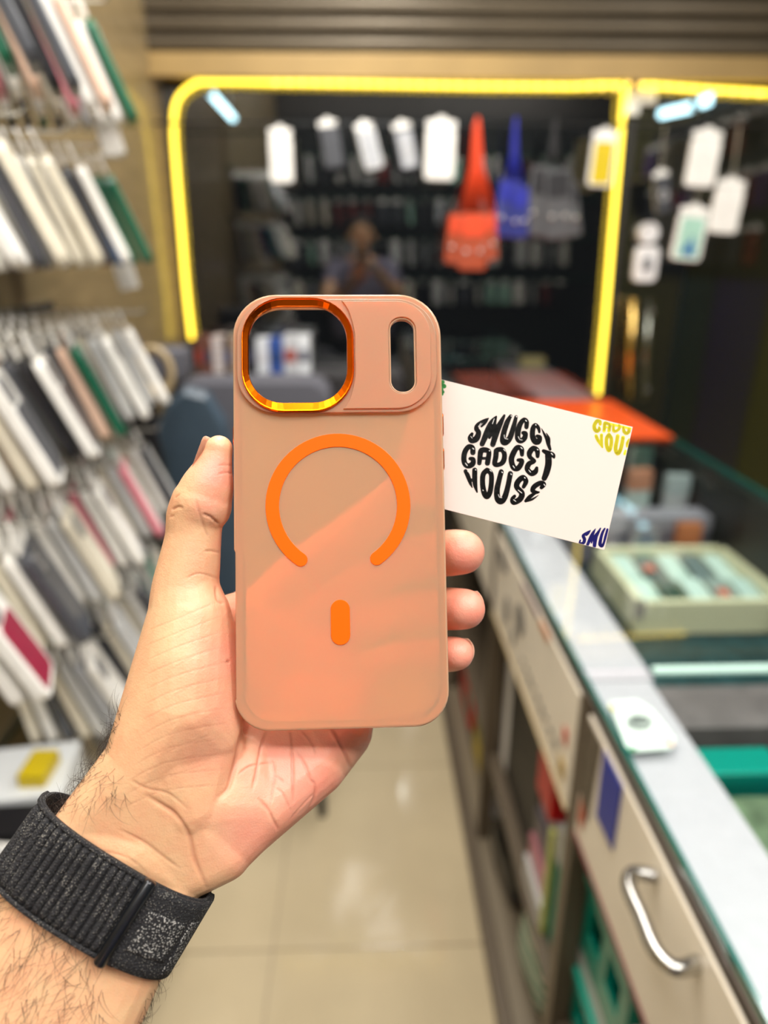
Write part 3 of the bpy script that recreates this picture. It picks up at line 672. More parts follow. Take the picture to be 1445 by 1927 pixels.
# teal basket
def basket(x, y, z, wx, wy, hz_, label):
    t = thing('plastic_basket', label, 'basket', (x, y, z), 'teal plastic baskets')
    for nm, d in (('side_panel', (-wx, -wx+.006, -wy, wy)), ('side_panel', (wx-.006, wx, -wy, wy))):
        b = bmesh.new(); zz = [0, hz_*.35, hz_*.7, hz_]
        box(b, d[0], d[1], d[2], d[3], 0, hz_*.35); box(b, d[0], d[1], d[2], d[3], hz_*.75, hz_)
        for q in (-1, 0, 1): box(b, d[0], d[1], q*wy*.85-wy*.14, q*wy*.85+wy*.14, hz_*.34, hz_*.76)
        mesh(nm, b, m_tl, t)
    for s in (-1, 1): mesh('end_panel', B(-wx, wx, s*wy-.003, s*wy+.003, 0, hz_), m_tl, t)
    mesh('bottom', B(-wx, wx, -wy, wy, 0, .005), m_tl, t)
    for s in (-1, 1): mesh('rim', B(s*wx-.009, s*wx+.009, -wy-.008, wy+.008, hz_-.006, hz_+.008, bev=.002), m_tl, t)
    return t
basket(.40, .66, .5035, .075, .085, .15, 'teal plastic basket with open sides on top of the grey box by the post')
basket(.40, .66, .338, .075, .085, .12, 'lower teal plastic basket standing on the open shelf')
bx('card_divider', 'flat grey board between the two teal baskets', 'board', (.325, .57, .4665), (.475, .75, .503), cm('pale grey'))
bx('grey_carton', 'black and white carton near the post on the open shelf, nearest to the viewer', 'box', (.325, .40, .338), (.46, .56, .60), mat('charcoal_box', (64, 68, 74), .4), lid=cm('white'))

# ================================================================ THE HELD CASE (its own axes: x right, y up, z towards the viewer)
cTL, cTR, cBL, cBR = P(437, 553, .2485), P(828, 553, .2515), P(441, 1380, .2385), P(847, 1366, .2425)
cc_ = (cTL+cTR+cBL+cBR)/4
cex = ((cTR-cTL)+(cBR-cBL)).normalized(); cey = ((cTL-cBL)+(cTR-cBR)); cey = (cey-cex*cey.dot(cex)).normalized(); cez = cex.cross(cey)
MC = Matrix.Translation(cc_) @ Matrix((cex, cey, cez)).transposed().to_4x4(); MCI = MC.inverted()
def onplane(px, py, M=MC, MI=MCI, h=0.0):
    o = M @ Vector((0, 0, h)); n = M.to_3x3().col[2]; r = ray(px, py)
    t = (o-CAMP).dot(n)/r.dot(n); return MI @ (CAMP+r*t)
def CX2(px, py, h=0.0): p = onplane(px, py, h=h); return (p.x, p.y)
def case_mat(name, rgb, k_glass, rough, tl=.5, ior=1.12, body=None, gr=.28, fi=1.35):
    m = bpy.data.materials.new(name); m.use_nodes = True; nt = m.node_tree; N = nt.nodes; N.clear()
    out = N.new('ShaderNodeOutputMaterial'); c = (*lin(rgb), 1)
    d = N.new('ShaderNodeBsdfDiffuse'); t = N.new('ShaderNodeBsdfTranslucent'); cb_ = (*lin(body), 1) if body else c; d.inputs[0].default_value = cb_; t.inputs[0].default_value = cb_
    m1 = N.new('ShaderNodeMixShader'); m1.inputs[0].default_value = tl; nt.links.new(d.outputs[0], m1.inputs[1]); nt.links.new(t.outputs[0], m1.inputs[2])
    g = N.new('ShaderNodeBsdfRefraction'); g.inputs['Color'].default_value = c; g.inputs['Roughness'].default_value = rough; g.inputs['IOR'].default_value = ior
    m2 = N.new('ShaderNodeMixShader'); m2.inputs[0].default_value = k_glass; nt.links.new(m1.outputs[0], m2.inputs[1]); nt.links.new(g.outputs[0], m2.inputs[2])
    gl = N.new('ShaderNodeBsdfGlossy'); gl.inputs['Roughness'].default_value = gr
    fr = N.new('ShaderNodeFresnel'); fr.inputs[0].default_value = fi
    m3 = N.new('ShaderNodeMixShader'); nt.links.new(fr.outputs[0], m3.inputs[0]); nt.links.new(m2.outputs[0], m3.inputs[1]); nt.links.new(gl.outputs[0], m3.inputs[2])
    nt.links.new(m3.outputs[0], out.inputs[0]); return m
m_frost = case_mat('frosted_peach', (255, 172, 98), .57, .36, body=(255, 232, 194))
m_edge = case_mat('peach_bumper', (255, 184, 126), .22, .3, body=(255, 214, 174), gr=.12, fi=1.55)
m_ring = mat('orange_silicone', (255, 96, 0), .6, spec=.15)
m_orm = mat('anodised_orange', (246, 112, 8), .22, metal=1)
pc = thing('phone_case', 'frosted translucent orange phone case held upright in the hand', 'phone case'); pc.matrix_world = MC
W2, H2 = .0383, .0783
W2 = (cTR-cTL).length/4+(cBR-cBL).length/4; H2 = (cTL-cBL).length/4+(cTR-cBR).length/4
def rr4(x0, x1, y0, y1, rb, rt, n=10):
    pts = []
    for cx, cy, a0, r in ((x1-rt, y1-rt, 0, rt), (x0+rt, y1-rt, 90, rt), (x0+rb, y0+rb, 180, rb), (x1-rb, y0+rb, 270, rb)):
        for i in range(n+1):
            a = math.radians(a0+90*i/n); pts.append((cx+r*math.cos(a), cy+r*math.sin(a)))
    return pts
def cadd(name, me, m_, z, parent=pc, smooth=True):
    o = link(name, me, parent, m_); o.location = (0, 0, z)
    for p in me.polygons: p.use_smooth = smooth
    if smooth:
        try: me.set_sharp_from_angle(angle=math.radians(40))
        except Exception: pass
    return o
def pxrect(x0, x1, y0, y1, r, h=0, n=10):
    a = CX2(x0, y1, h); b = CX2(x1, y0, h); return rr4(a[0], b[0], a[1], b[1], r, r, n)
cam_o = pxrect(455, 664, 560, 777, .0152, .002); cam_i = pxrect(468, 651, 577, 758, .0122, .0)
slot = pxrect(735.5, 778.5, 601, 739, .0042, .001)
outline = rr4(-W2, W2, -H2, H2, .0125, .0155)
inner = rr4(-W2+.0018, W2-.0018, -H2+.0018, H2-.0018, .0108, .0138)
cadd('back_plate', shape2d([rr4(-W2+.0006, W2-.0006, -H2+.0006, H2-.0006, .012, .015), pxrect(462, 657, 568, 769, .014, .002), slot], .0004, .0003), m_frost, -.0007)
# bumper: rim swept with rounded back edge and a cut-out step at the left
bm = bmesh.new(); secs = [(-.0004, .0016), (.0, .0006), (-.0006, .0001), (-.0018, 0), (-.0075, 0), (-.0105, .0004), (-.0112, .0012), (-.0108, .0021), (-.0018, .0021), (-.0012, .0030)]
base = outline; n = len(base)
def inset(p, d):
    x, y = p; 
    kx = (W2-d)/W2; ky = (H2-d)/H2; return (x*kx, y*ky)
rings = []
yst = CX2(440, 1035)[1]; yth = CX2(437, 790)[1]
dense = []
for i in range(n):
    a_, b_ = base[i], base[(i+1) % n]; L = math.hypot(b_[0]-a_[0], b_[1]-a_[1]); k = max(1, int(L/.0015))
    for j in range(k): dense.append((a_[0]+(b_[0]-a_[0])*j/k, a_[1]+(b_[1]-a_[1])*j/k))
n = len(dense)
def bump_side(p, z):
    d = 0
    if p[0] < -W2+.002 and p[1] < yst and p[1] > -H2+.012: d = -min(1, (yst-p[1])/.002)*.0009      # the side steps in below the lock bump
    return d
for z, d in secs:
    ring = []
    for p in dense:
        q = inset(p, d); q = (q[0]-bump_side(p, z), q[1]); ring.append(bm.verts.new((q[0], q[1], z)))
    rings.append(ring)
for i in range(len(rings)):
    a_, b_ = rings[i], rings[(i+1) % len(rings)]
    for k in range(n):
        j = (k+1) % n; bm.faces.new((a_[k], b_[k], b_[j], a_[j]))
bmesh.ops.recalc_face_normals(bm, faces=bm.faces)
mesh('bumper_frame', bm, m_edge, pc, True)
# raised camera plateau and its clear right-hand plate
pl_o = pxrect(446, 819, 563, 779, .0145, .001)
cadd('camera_plateau', shape2d([pl_o, pxrect(456, 663, 561.5, 775.5, .0152, .002), slot], .0005, .0004, 3), m_frost, .0006)
hy0 = CX2(700, 770, .001)[1]; hy1 = CX2(700, 568, .001)[1]; hx1 = CX2(811, 700, .001)[0]; hx0 = CX2(645, 700, .001)[0]; bxs = CX2(668, 700, .001)[0]
rp_ = []
for i in range(11): a = math.radians(90-90*i/10); rp_.append((hx1-.0125+.0125*math.cos(a), hy1-.0125+.0125*math.sin(a)))
for i in range(11): a = math.radians(-90*i/10); rp_.append((hx1-.0125+.0125*math.cos(a), hy0+.0125+.0125*math.sin(a)))
rp_ += [tuple(p) for p in catmull([(hx0, hy0), (hx0+.0025, hy0+.004), (bxs, hy0+.012), (bxs, (hy0+hy1)/2), (bxs, hy1-.012), (hx0+.0025, hy1-.004), (hx0, hy1)], 4)]
cadd('camera_side_plate', shape2d([rp_[::-1], pxrect(733, 781, 598.5, 741.5, .0047, .001)], .00025, .0003, 3), m_frost, .0016)
cadd('slot_rim', shape2d([pxrect(733.5, 780.5, 599, 741, .0046, .001), pxrect(736.5, 777.5, 602, 738, .004, .001)], .0006, .0002, 2), m_edge, .0008)
# orange metal camera ring: stepped profile lofted between the two outlines
bm = bmesh.new()
def lerp2(a, b, t): return [(p[0]*(1-t)+q[0]*t, p[1]*(1-t)+q[1]*t) for p, q in zip(a, b)]
prof = [(0, -.0004), (0, .0022), (.12, .0027), (.22, .0026), (.27, .0019), (.92, .0006), (1.0, -.0002), (1.0, -.0012)]
rings = [[bm.verts.new((p[0], p[1], z)) for p in lerp2(cam_o, cam_i, t)] for t, z in prof]; n = len(cam_o)
for a_, b_ in zip(rings, rings[1:]):
    for k in range(n): j = (k+1) % n; bm.faces.new((a_[k], a_[j], b_[j], b_[k]))
o = mesh('camera_ring', bm, m_orm, pc, False); o['label'] = 'shiny orange metal camera ring'
# magnetic ring and bar
mc_ = CX2(636.5, 951, .0); Ro = abs(CX2(773, 951)[0]-CX2(500.5, 951)[0])/2; Ri = abs(CX2(748, 951)[0]-CX2(526, 951)[0])/2; Rm = (Ro+Ri)/2; hw = (Ro-Ri)/2
a0 = math.atan2(CX2(567, 1052)[1]-mc_[1], CX2(567, 1052)[0]-mc_[0]); a1 = math.atan2(CX2(708, 1050)[1]-mc_[1], CX2(708, 1050)[0]-mc_[0])
a0 = a0 if a0 > 0 else a0+2*PI; lo = []
A = np.linspace(a1, a0, 60)
lo += [(mc_[0]+(Rm+hw)*math.cos(t), mc_[1]+(Rm+hw)*math.sin(t)) for t in A]
ce = (mc_[0]+Rm*math.cos(a0), mc_[1]+Rm*math.sin(a0)); lo += [(ce[0]+hw*math.cos(a0+PI*k/8), ce[1]+hw*math.sin(a0+PI*k/8)) for k in range(1, 8)]
lo += [(mc_[0]+(Rm-hw)*math.cos(t), mc_[1]+(Rm-hw)*math.sin(t)) for t in A[::-1]]
ce = (mc_[0]+Rm*math.cos(a1), mc_[1]+Rm*math.sin(a1)); lo += [(ce[0]+hw*math.cos(a1+PI+PI*k/8), ce[1]+hw*math.sin(a1+PI+PI*k/8)) for k in range(1, 8)]
o = cadd('magnetic_ring', shape2d([lo], .00012, .00012), m_ring, .00005); o['label'] = 'solid orange open ring'
bl = CX2(623, 1214); br_ = CX2(658, 1128); rb_ = (br_[0]-bl[0])/2
o = cadd('magnetic_bar', shape2d([rrect(bl[0], br_[0], bl[1], br_[1], rb_*.999, 8)], .00012, .00012), m_ring, .00005); o['label'] = 'solid orange pill-shaped bar'
for (x, y0, y1, zz, nm) in ((1, 771, 817, -.006, 'upper'), (1, 838, 882, -.006, 'lower'), (-1, 792, 832, -.006, 'left')):
    ya = CX2(835, y1)[1]; yb = CX2(835, y0)[1]
    b = bmesh.new(); slab(b, rrect(ya, yb, -.0015, .0015, .0014, 4), 0, .0011, Matrix.Translation((x*(W2-.0003), 0, zz)) @ MX @ (Matrix.Identity(4) if x > 0 else Matrix.Scale(-1, 4, (0, 0, 1))), ch=.0003)
    bmesh.ops.recalc_face_normals(b, faces=b.faces); mesh('side_button', b, m_orm, pc)

# ================================================================ THE BUSINESS CARD
kTR, kBR, kBL2, kTL2 = P(1190.5, 803.5, .2590), P(1137, 1035, .2555), P(836, 958, .2595), P(838, 716, .2630)
kex = ((kTR-kTL2)+(kBR-kBL2)).normalized(); key = (kTR-kBR); key = (key-kex*key.dot(kex)).normalized(); kez = kex.cross(key)
MK = Matrix.Translation((kTR+kBR)/2) @ Matrix((kex, key, kez)).transposed().to_4x4(); MKI = MK.inverted()
def KP(px, py, h=0): p = onplane(px, py, MK, MKI, h); return (p.x, p.y)
card = thing('business_card', 'white shop business card with black bubble lettering held behind the case', 'card'); card.matrix_world = MK
k1, k2 = KP(1190.5, 803.5), KP(1137, 1035); k3 = KP(745, 697); k4 = KP(838, 716); k5 = KP(836, 958)
m_card = mat('card_stock', (208, 195, 187), .55, spec=.3)
sl = (k4[1]-k1[1])/(k4[0]-k1[0]); sl2 = (k5[1]-k2[1])/(k5[0]-k2[0]); XK = k1[0]-.0835
b = bmesh.new(); slab(b, [k1, (XK, k1[1]+(XK-k1[0])*sl), (XK, k2[1]+(XK-k2[0])*sl2), k2], -.0005, 0); mesh('card_sheet', b, m_card, card)
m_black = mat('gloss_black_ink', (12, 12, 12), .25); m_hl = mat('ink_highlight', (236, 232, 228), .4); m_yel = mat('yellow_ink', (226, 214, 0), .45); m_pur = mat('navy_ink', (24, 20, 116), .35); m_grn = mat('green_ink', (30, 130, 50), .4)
cardpoly = [k1, k2]
def strokes(name, S, f, m_, z, sc, parent=card, M=None, tomesh=KP, clip=True):
    """fat rounded strokes: each a list of (x, y, width); one flat mesh"""
    bm = bmesh.new()
    for s in S:
        q = catmull([(p[0], p[1], p[2]) for p in s], 5) if len(s) > 2 else [np.array(p, float) for p in s]
        L = []
        for p in q:
            k = tomesh(*f(p[0], p[1])); k2_ = tomesh(*f(p[0]+max(p[2], 4)/2, p[1])); L.append((k[0], k[1], math.hypot(k2_[0]-k[0], k2_[1]-k[1])))
        for (x, y, r) in L:
            vs = [bm.verts.new((x+r*math.cos(2*PI*i/14), y+r*math.sin(2*PI*i/14), z)) for i in range(14)]; bm.faces.new(vs)
        for (xa, ya, ra), (xb, yb, rb) in zip(L, L[1:]):
            d = math.hypot(xb-xa, yb-ya)
            if d < 1e-7: continue
            nx, ny = -(yb-ya)/d, (xb-xa)/d
            vs = [bm.verts.new(v) for v in ((xa-nx*ra, ya-ny*ra, z), (xb-nx*rb, yb-ny*rb, z), (xb+nx*rb, yb+ny*rb, z), (xa+nx*ra, ya+ny*ra, z))]
            bm.faces.new(vs)
    if clip:      # print ends at the card's edges
        x1_, y1_ = k1; x2_, y2_ = k2
        for co, no in (((x1_-.0001, y1_, 0), Vector((y1_-y2_, -(x1_-x2_), 0))), ((x1_, y1_-.0001, 0), Vector((-sl, 1, 0))), ((x2_, y2_+.0001, 0), Vector((sl2, -1, 0)))):
            bmesh.ops.bisect_plane(bm, geom=bm.verts[:]+bm.edges[:]+bm.faces[:], plane_co=co, plane_no=no, clear_outer=True, clear_inner=False)
    for fc in bm.faces:
        fc.normal_update()
        if fc.normal.z < 0: fc.normal_flip()
    return mesh(name, bm, m_, parent)
fA = lambda x, y: (860+x/7.225, 770+y/7.225)
SM = [[(428, 122, 12), (370, 150, 34), (290, 205, 56), (262, 262, 66), (292, 320, 72), (262, 400, 88), (200, 425, 82), (180, 385, 72), (203, 335, 44)], [(428, 122, 12), (385, 180, 38), (330, 236, 28)],
  [(532, 100, 26), (470, 180, 72), (410, 310, 88), (340, 475, 70)], [(532, 100, 26), (505, 190, 60), (500, 262, 80)], [(642, 85, 34), (600, 170, 66), (545, 285, 88), (485, 480, 74)], [(470, 250, 90), (470, 320, 56), (440, 390, 34)], [(430, 280, 84), (530, 280, 84)],
  [(728, 92, 46), (680, 180, 72), (635, 320, 76), (622, 425, 84), (655, 450, 92), (715, 395, 78), (765, 250, 68), (802, 105, 48)],
  [(942, 245, 60), (945, 175, 66), (912, 142, 60), (865, 190, 70), (832, 280, 78), (824, 390, 78), (858, 432, 74), (912, 400, 74), (930, 335, 66), (900, 322, 56)],
  [(1118, 312, 34), (1105, 255, 50), (1062, 218, 62), (1030, 270, 70), (1026, 370, 76), (1062, 440, 84), (1108, 440, 74), (1122, 385, 66), (1088, 365, 46)],
  [(1148, 262, 8), (1178, 325, 30), (1215, 400, 44), (1240, 475, 52), (1264, 545, 40)], [(1212, 325, 10), (1246, 390, 34), (1246, 460, 48)]]
GA = [[(215, 590, 74), (208, 525, 72), (155, 512, 70), (105, 585, 74), (92, 680, 74), (112, 750, 74), (160, 772, 74), (212, 742, 76), (218, 684, 66), (178, 672, 50)],
  [(302, 735, 60), (312, 640, 72), (328, 565, 76), (388, 555, 76), (432, 580, 68), (425, 660, 72), (412, 735, 72)], [(335, 668, 40), (410, 668, 40)],
  [(532, 565, 72), (526, 650, 74), (512, 745, 68), (575, 752, 62), (628, 710, 72), (644, 620, 68), (612, 552, 70), (548, 552, 70)],
  [(882, 618, 56), (874, 542, 72), (818, 522, 72), (764, 600, 78), (738, 690, 78), (766, 790, 78), (820, 808, 74), (862, 760, 72), (880, 700, 64), (830, 692, 48)],
  [(1094, 640, 54), (1088, 562, 72), (1036, 532, 72), (986, 590, 78), (990, 650, 60), (1050, 706, 52), (980, 740, 72), (954, 812, 74), (1010, 872, 78), (1064, 850, 72), (1082, 800, 46)],
  [(1175, 568, 50), (1235, 600, 76), (1298, 622, 70), (1318, 655, 34)], [(1238, 620, 88), (1242, 740, 92), (1215, 860, 88), (1184, 940, 74)]]
HO = [[(115, 842, 56), (150, 915, 62), (180, 1005, 44), (205, 1065, 14)], [(240, 828, 70), (240, 920, 72), (246, 1030, 62), (272, 1128, 20)], [(170, 965, 46), (240, 965, 46)],
  [(408, 828, 70), (356, 885, 72), (346, 1000, 72), (366, 1130, 78), (405, 1188, 76), (446, 1130, 72), (466, 1000, 70), (462, 880, 68), (408, 828, 70)],
  [(600, 850, 70), (574, 950, 72), (542, 1100, 80), (552, 1220, 84), (598, 1254, 84), (648, 1195, 80), (690, 1050, 72), (724, 876, 72)],
  [(904, 1056, 52), (936, 980, 70), (892, 930, 76), (824, 990, 78), (812, 1060, 76), (880, 1142, 80), (856, 1222, 80), (770, 1266, 76), (752, 1222, 60), (782, 1182, 44)],
  [(1146, 1066, 50), (1180, 1022, 64), (1132, 1004, 68), (1052, 1050, 70), (1026, 1108, 62), (1080, 1130, 46), (1114, 1128, 22)], [(1070, 1135, 34), (990, 1190, 56), (932, 1248, 42)], [(932, 1250, 34), (1020, 1226, 30), (1104, 1172, 8)]]
for nm, S in (('first_printed_word', SM), ('second_printed_word', GA), ('third_printed_word', HO)): strokes('printed_word', S, fA, m_black, .00006, 7.2)
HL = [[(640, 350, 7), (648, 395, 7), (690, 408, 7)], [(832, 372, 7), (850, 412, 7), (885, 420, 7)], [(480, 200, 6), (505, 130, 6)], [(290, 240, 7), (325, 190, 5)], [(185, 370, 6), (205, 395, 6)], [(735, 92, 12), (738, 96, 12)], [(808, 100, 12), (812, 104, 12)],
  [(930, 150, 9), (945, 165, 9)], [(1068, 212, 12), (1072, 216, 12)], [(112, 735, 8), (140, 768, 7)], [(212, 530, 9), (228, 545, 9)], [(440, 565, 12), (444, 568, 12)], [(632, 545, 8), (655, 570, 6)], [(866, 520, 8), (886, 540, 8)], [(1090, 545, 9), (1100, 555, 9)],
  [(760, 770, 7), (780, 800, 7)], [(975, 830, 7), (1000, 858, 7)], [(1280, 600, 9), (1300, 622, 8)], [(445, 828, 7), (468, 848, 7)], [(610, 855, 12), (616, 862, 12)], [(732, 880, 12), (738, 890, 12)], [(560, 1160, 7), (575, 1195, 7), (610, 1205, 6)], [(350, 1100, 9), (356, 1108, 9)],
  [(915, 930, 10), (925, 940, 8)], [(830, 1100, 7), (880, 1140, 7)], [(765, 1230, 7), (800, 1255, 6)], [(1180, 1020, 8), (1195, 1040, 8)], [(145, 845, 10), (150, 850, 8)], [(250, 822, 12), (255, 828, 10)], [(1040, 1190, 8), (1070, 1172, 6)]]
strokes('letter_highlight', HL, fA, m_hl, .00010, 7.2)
fY = lambda x, y: (1080+x/12.04, 780+y/12.04)
YS = [[(592, 225, 62), (585, 160, 80), (520, 150, 84), (462, 240, 86), (468, 330, 90), (520, 375, 86), (572, 340, 76), (568, 292, 54)], [(680, 372, 72), (690, 270, 76), (700, 190, 70), (760, 205, 66), (815, 235, 66), (800, 300, 76), (790, 372, 74)], [(690, 290, 40), (790, 290, 40)],
  [(895, 230, 56), (895, 365, 72), (965, 370, 64), (1025, 310, 66), (1020, 245, 60)], [(1120, 285, 60), (1132, 380, 76), (1190, 428, 76), (1245, 380, 76), (1240, 320, 60)], [(720, 195, 60), (1280, 320, 50)],
  [(500, 482, 74), (540, 580, 76), (640, 742, 34)], [(622, 462, 72), (622, 600, 72), (642, 745, 40)], [(790, 455, 84), (740, 540, 84), (738, 700, 84), (790, 812, 90), (838, 700, 84), (842, 540, 84), (790, 455, 84)],
  [(990, 482, 84), (970, 600, 86), (940, 780, 92), (990, 882, 94), (1050, 800, 88), (1088, 650, 86), (1112, 520, 84)], [(1245, 560, 40), (1205, 650, 62), (1200, 730, 44)], [(1165, 820, 50), (1145, 895, 60)]]
strokes('corner_print', YS, fY, m_yel, .00006, 12)['label'] = 'yellow cropped lettering'
fP = lambda x, y: (1070+x/16.06, 980+y/16.06)
PS = [[(662, 285, 18), (560, 350, 62), (440, 450, 96), (478, 560, 104), (440, 670, 92), (330, 670, 56), (350, 590, 52)], [(655, 300, 24), (585, 395, 56), (525, 445, 40)], [(812, 240, 18), (740, 360, 90), (670, 500, 110), (560, 740, 86)], [(962, 225, 40), (885, 360, 90), (810, 500, 130), (775, 770, 104)], [(740, 460, 90), (700, 600, 60), (688, 665, 46)],
  [(1092, 232, 48), (1020, 360, 84), (960, 580, 96), (950, 720, 112), (1010, 760, 90), (1062, 660, 70), (1105, 500, 80), (1170, 260, 66)]]
strokes('corner_print', PS, fP, m_pur, .00006, 16)['label'] = 'navy blue cropped lettering'
strokes('corner_print', [[(833, 718, 6), (834, 719, 6)], [(835, 726, 8), (836, 727, 8)], [(832, 735, 5), (834, 738, 5)], [(830, 722, 8), (832, 742, 5)]], lambda x, y: (x, y), m_grn, .00006, 1)['label'] = 'green cropped print'

# the second card, lying on the counter
cq = [hit(2, ZT+.002, *p) for p in ((1146, 1321), (1198, 1316), (1226, 1334), (1272, 1390), (1262, 1408), (1190, 1414), (1178, 1404))]
t2 = thing('counter_card', 'pale mint card with round grey scribble lying on the counter edge', 'card', (.325, .65, ZT+.001))
b = bmesh.new(); slab(b, [(p.x-.325, p.y-.65) for p in cq][::-1], 0, .001); bmesh.ops.recalc_face_normals(b, faces=b.faces); mesh('card_sheet', b, mat('mint_white', (196, 214, 206), .35), t2)
def K2(u, v): q = hit(2, ZT+.003, u, v); return (q.x-.325, q.y-.65)
for S in (SM, GA, HO):
    strokes('round_print', S, lambda x, y: (1176+x/1445*58, 1342+y/1300*32), mat('print_grey', (110, 122, 120), .5), .0012, 1, t2, tomesh=K2, clip=False)
strokes('corner_dot', [[(1152, 1330, 10), (1156, 1334, 8)]], lambda x, y: (x, y), m_yel, .0012, 1, t2, tomesh=K2, clip=False)
strokes('corner_dot', [[(1254, 1394, 12), (1262, 1398, 10)]], lambda x, y: (x, y), mat('orange_ink2', (240, 150, 70), .4), .0012, 1, t2, tomesh=K2, clip=False)
strokes('corner_dot', [[(1188, 1408, 10), (1196, 1408, 8)]], lambda x, y: (x, y), mat('mint_ink', (90, 190, 130), .4), .0012, 1, t2, tomesh=K2, clip=False)

# ================================================================ THE HAND AND THE PERSON WHO HOLDS THE CASE
def S_(px, py, z, r): return (P(px, py, z), r*z/FPX)
def hull(bm, sph, sub=3):
    t = bmesh.new()
    for c, r in sph: bmesh.ops.create_icosphere(t, subdivisions=sub, radius=r, matrix=Matrix.Translation(c))
    res = bmesh.ops.convex_hull(t, input=t.verts[:])
    dead = [v for v in t.verts if not v.link_faces]
    inner_ = set(res.get('geom_interior', [])) ; bmesh.ops.delete(t, geom=[g for g in inner_ if isinstance(g, bmesh.types.BMVert) and g.is_valid], context='VERTS')
    me = bpy.data.meshes.new('tmp'); t.to_mesh(me); t.free(); bm.from_mesh(me); bpy.data.meshes.remove(me)
def chain(bm, sph, sub=3):
    for a, b in zip(sph, sph[1:]): hull(bm, [a, b], sub)
def smooth_chain(bm, sph):
    q = catmull([(*c, r) for c, r in sph], 3); chain(bm, [(Vector(p[:3]), p[3]) for p in q])
def remeshed(bm, voxel, iters, name='tmp'):
    me = bpy.data.meshes.new(name); bm.to_mesh(me); bm.free(); o = bpy.data.objects.new(name, me); COL.objects.link(o)
    md = o.modifiers.new('r', 'REMESH'); md.mode = 'VOXEL'; md.voxel_size = voxel
    sm = o.modifiers.new('s', 'SMOOTH'); sm.factor = .5; sm.iterations = iters
    dg = bpy.context.evaluated_depsgraph_get(); r = bpy.data.meshes.new_from_object(o.evaluated_get(dg)); bpy.data.objects.remove(o); return r
hb = bmesh.new()
# forearm
hull(hb, [S_(176, 1548, .236, 66), S_(332, 1643, .240, 56), S_(250, 1590, .236, 74), S_(255, 1600, .246, 74)])
fa = [S_(176, 1548, .236, 66), S_(332, 1643, .240, 56), S_(252, 1598, .2395, 80)]
fb = [S_(-40, 1890, .222, 92), S_(150, 1965, .224, 92), S_(50, 1930, .224, 108)]
fc = [S_(-330, 2300, .195, 135), S_(-150, 2420, .195, 135)]
hull(hb, fa+fb); hull(hb, fb+fc)
# wrist to the heel of the hand
hull(hb, fa+[S_(282, 1436, .240, 84), S_(420, 1600, .246, 56), S_(350, 1500, .248, 92)])
# hypothenar, palm edge
hull(hb, [S_(350, 1500, .248, 96), S_(420, 1600, .247, 54), S_(500, 1512, .253, 60), S_(455, 1450, .256, 70)])
hull(hb, [S_(500, 1512, .253, 62), S_(594, 1436, .263, 60), S_(455, 1420, .262, 60), S_(560, 1370, .269, 60), S_(420, 1600, .247, 50)])
hull(hb, [S_(594, 1436, .264, 60), S_(640, 1372, .271, 62), S_(668, 1300, .279, 44), S_(560, 1350, .272, 56), S_(500, 1250, .279, 52), S_(455, 1400, .266, 50)])
hull(hb, [S_(668, 1290, .280, 42), S_(500, 1240, .280, 50), S_(462, 1150, .278, 42), S_(560, 1180, .284, 40), S_(420, 1330, .268, 50)])
# thenar
hull(hb, [S_(357, 1165, .249, 78), S_(347, 1250, .2445, 85), S_(340, 1330, .242, 92), S_(310, 1395, .241, 86), S_(282, 1436, .240, 84), S_(395, 1380, .246, 62), S_(400, 1270, .252, 62), S_(385, 1190, .256, 50)])
hull(hb, [S_(395, 1380, .247, 60), S_(310, 1395, .241, 82), S_(350, 1500, .246, 92), S_(430, 1470, .254, 50)])
# web between thumb and index
hull(hb, [S_(385, 1180, .258, 48), S_(462, 1150, .277, 40), S_(420, 1270, .268, 50), S_(452, 1280, .276, 46), S_(430, 1152, .268, 30)])
# thumb
smooth_chain(hb, [S_(357, 1165, .249, 77), S_(350, 1110, .2500, 63), S_(357, 1060, .2505, 57), S_(364, 1012, .251, 52), S_(367, 975, .251, 53), S_(379, 950, .2505, 57)])
smooth_chain(hb, [S_(379, 950, .2505, 55), S_(390, 918, .250, 49), S_(400, 888, .2495, 37), S_(409, 860, .2495, 28), S_(412, 845, .2495, 26)])
# fingers behind the case
smooth_chain(hb, [S_(470, 1165, .279, 42), S_(560, 1080, .286, 43), S_(650, 1015, .288, 41), S_(730, 950, .283, 38), S_(790, 890, .276, 35), S_(806, 872, .274, 30)])
smooth_chain(hb, [S_(520, 1195, .282, 42), S_(640, 1115, .289, 42), S_(740, 1065, .289, 41), S_(812, 1046, .279, 43), S_(850, 1040, .267, 44), S_(870, 1039, .262, 42)])
smooth_chain(hb, [S_(570, 1235, .283, 41), S_(670, 1180, .289, 40), S_(760, 1150, .288, 39), S_(820, 1146, .277, 40), S_(856, 1146, .266, 40), S_(875, 1146, .261, 38)])
smooth_chain(hb, [S_(640, 1285, .282, 38), S_(710, 1250, .286, 34), S_(775, 1234, .283, 33), S_(822, 1232, .273, 33), S_(848, 1231, .265, 33), S_(860, 1230, .262, 31)])
hm = remeshed(hb, .0005, 11)
nv = len(hm.vertices); co = np.empty(nv*3); hm.vertices.foreach_get('co', co); co = co.reshape(-1, 3)
no = np.empty(nv*3); hm.vertices.foreach_get('normal', no); no = no.reshape(-1, 3)
C_ = np.array(CAMP); Fv, Rv, Uv = np.array(FWD), np.array(RIGHT), np.array(UP)
def npproj(c):
    d = c-C_; z = d@Fv; return CX+FPX*(d@Rv)/z, CY-FPX*(d@Uv)/z, z
px_, py_, pz_ = npproj(co)
view = (C_-co); view /= np.linalg.norm(view, axis=1)[:, None]; facing = np.clip((no*view).sum(1)*2.5+.3, 0, 1)
def q3(lst, ox, oy, s): return [(ox+x/s, oy+y/s) for x, y in lst]
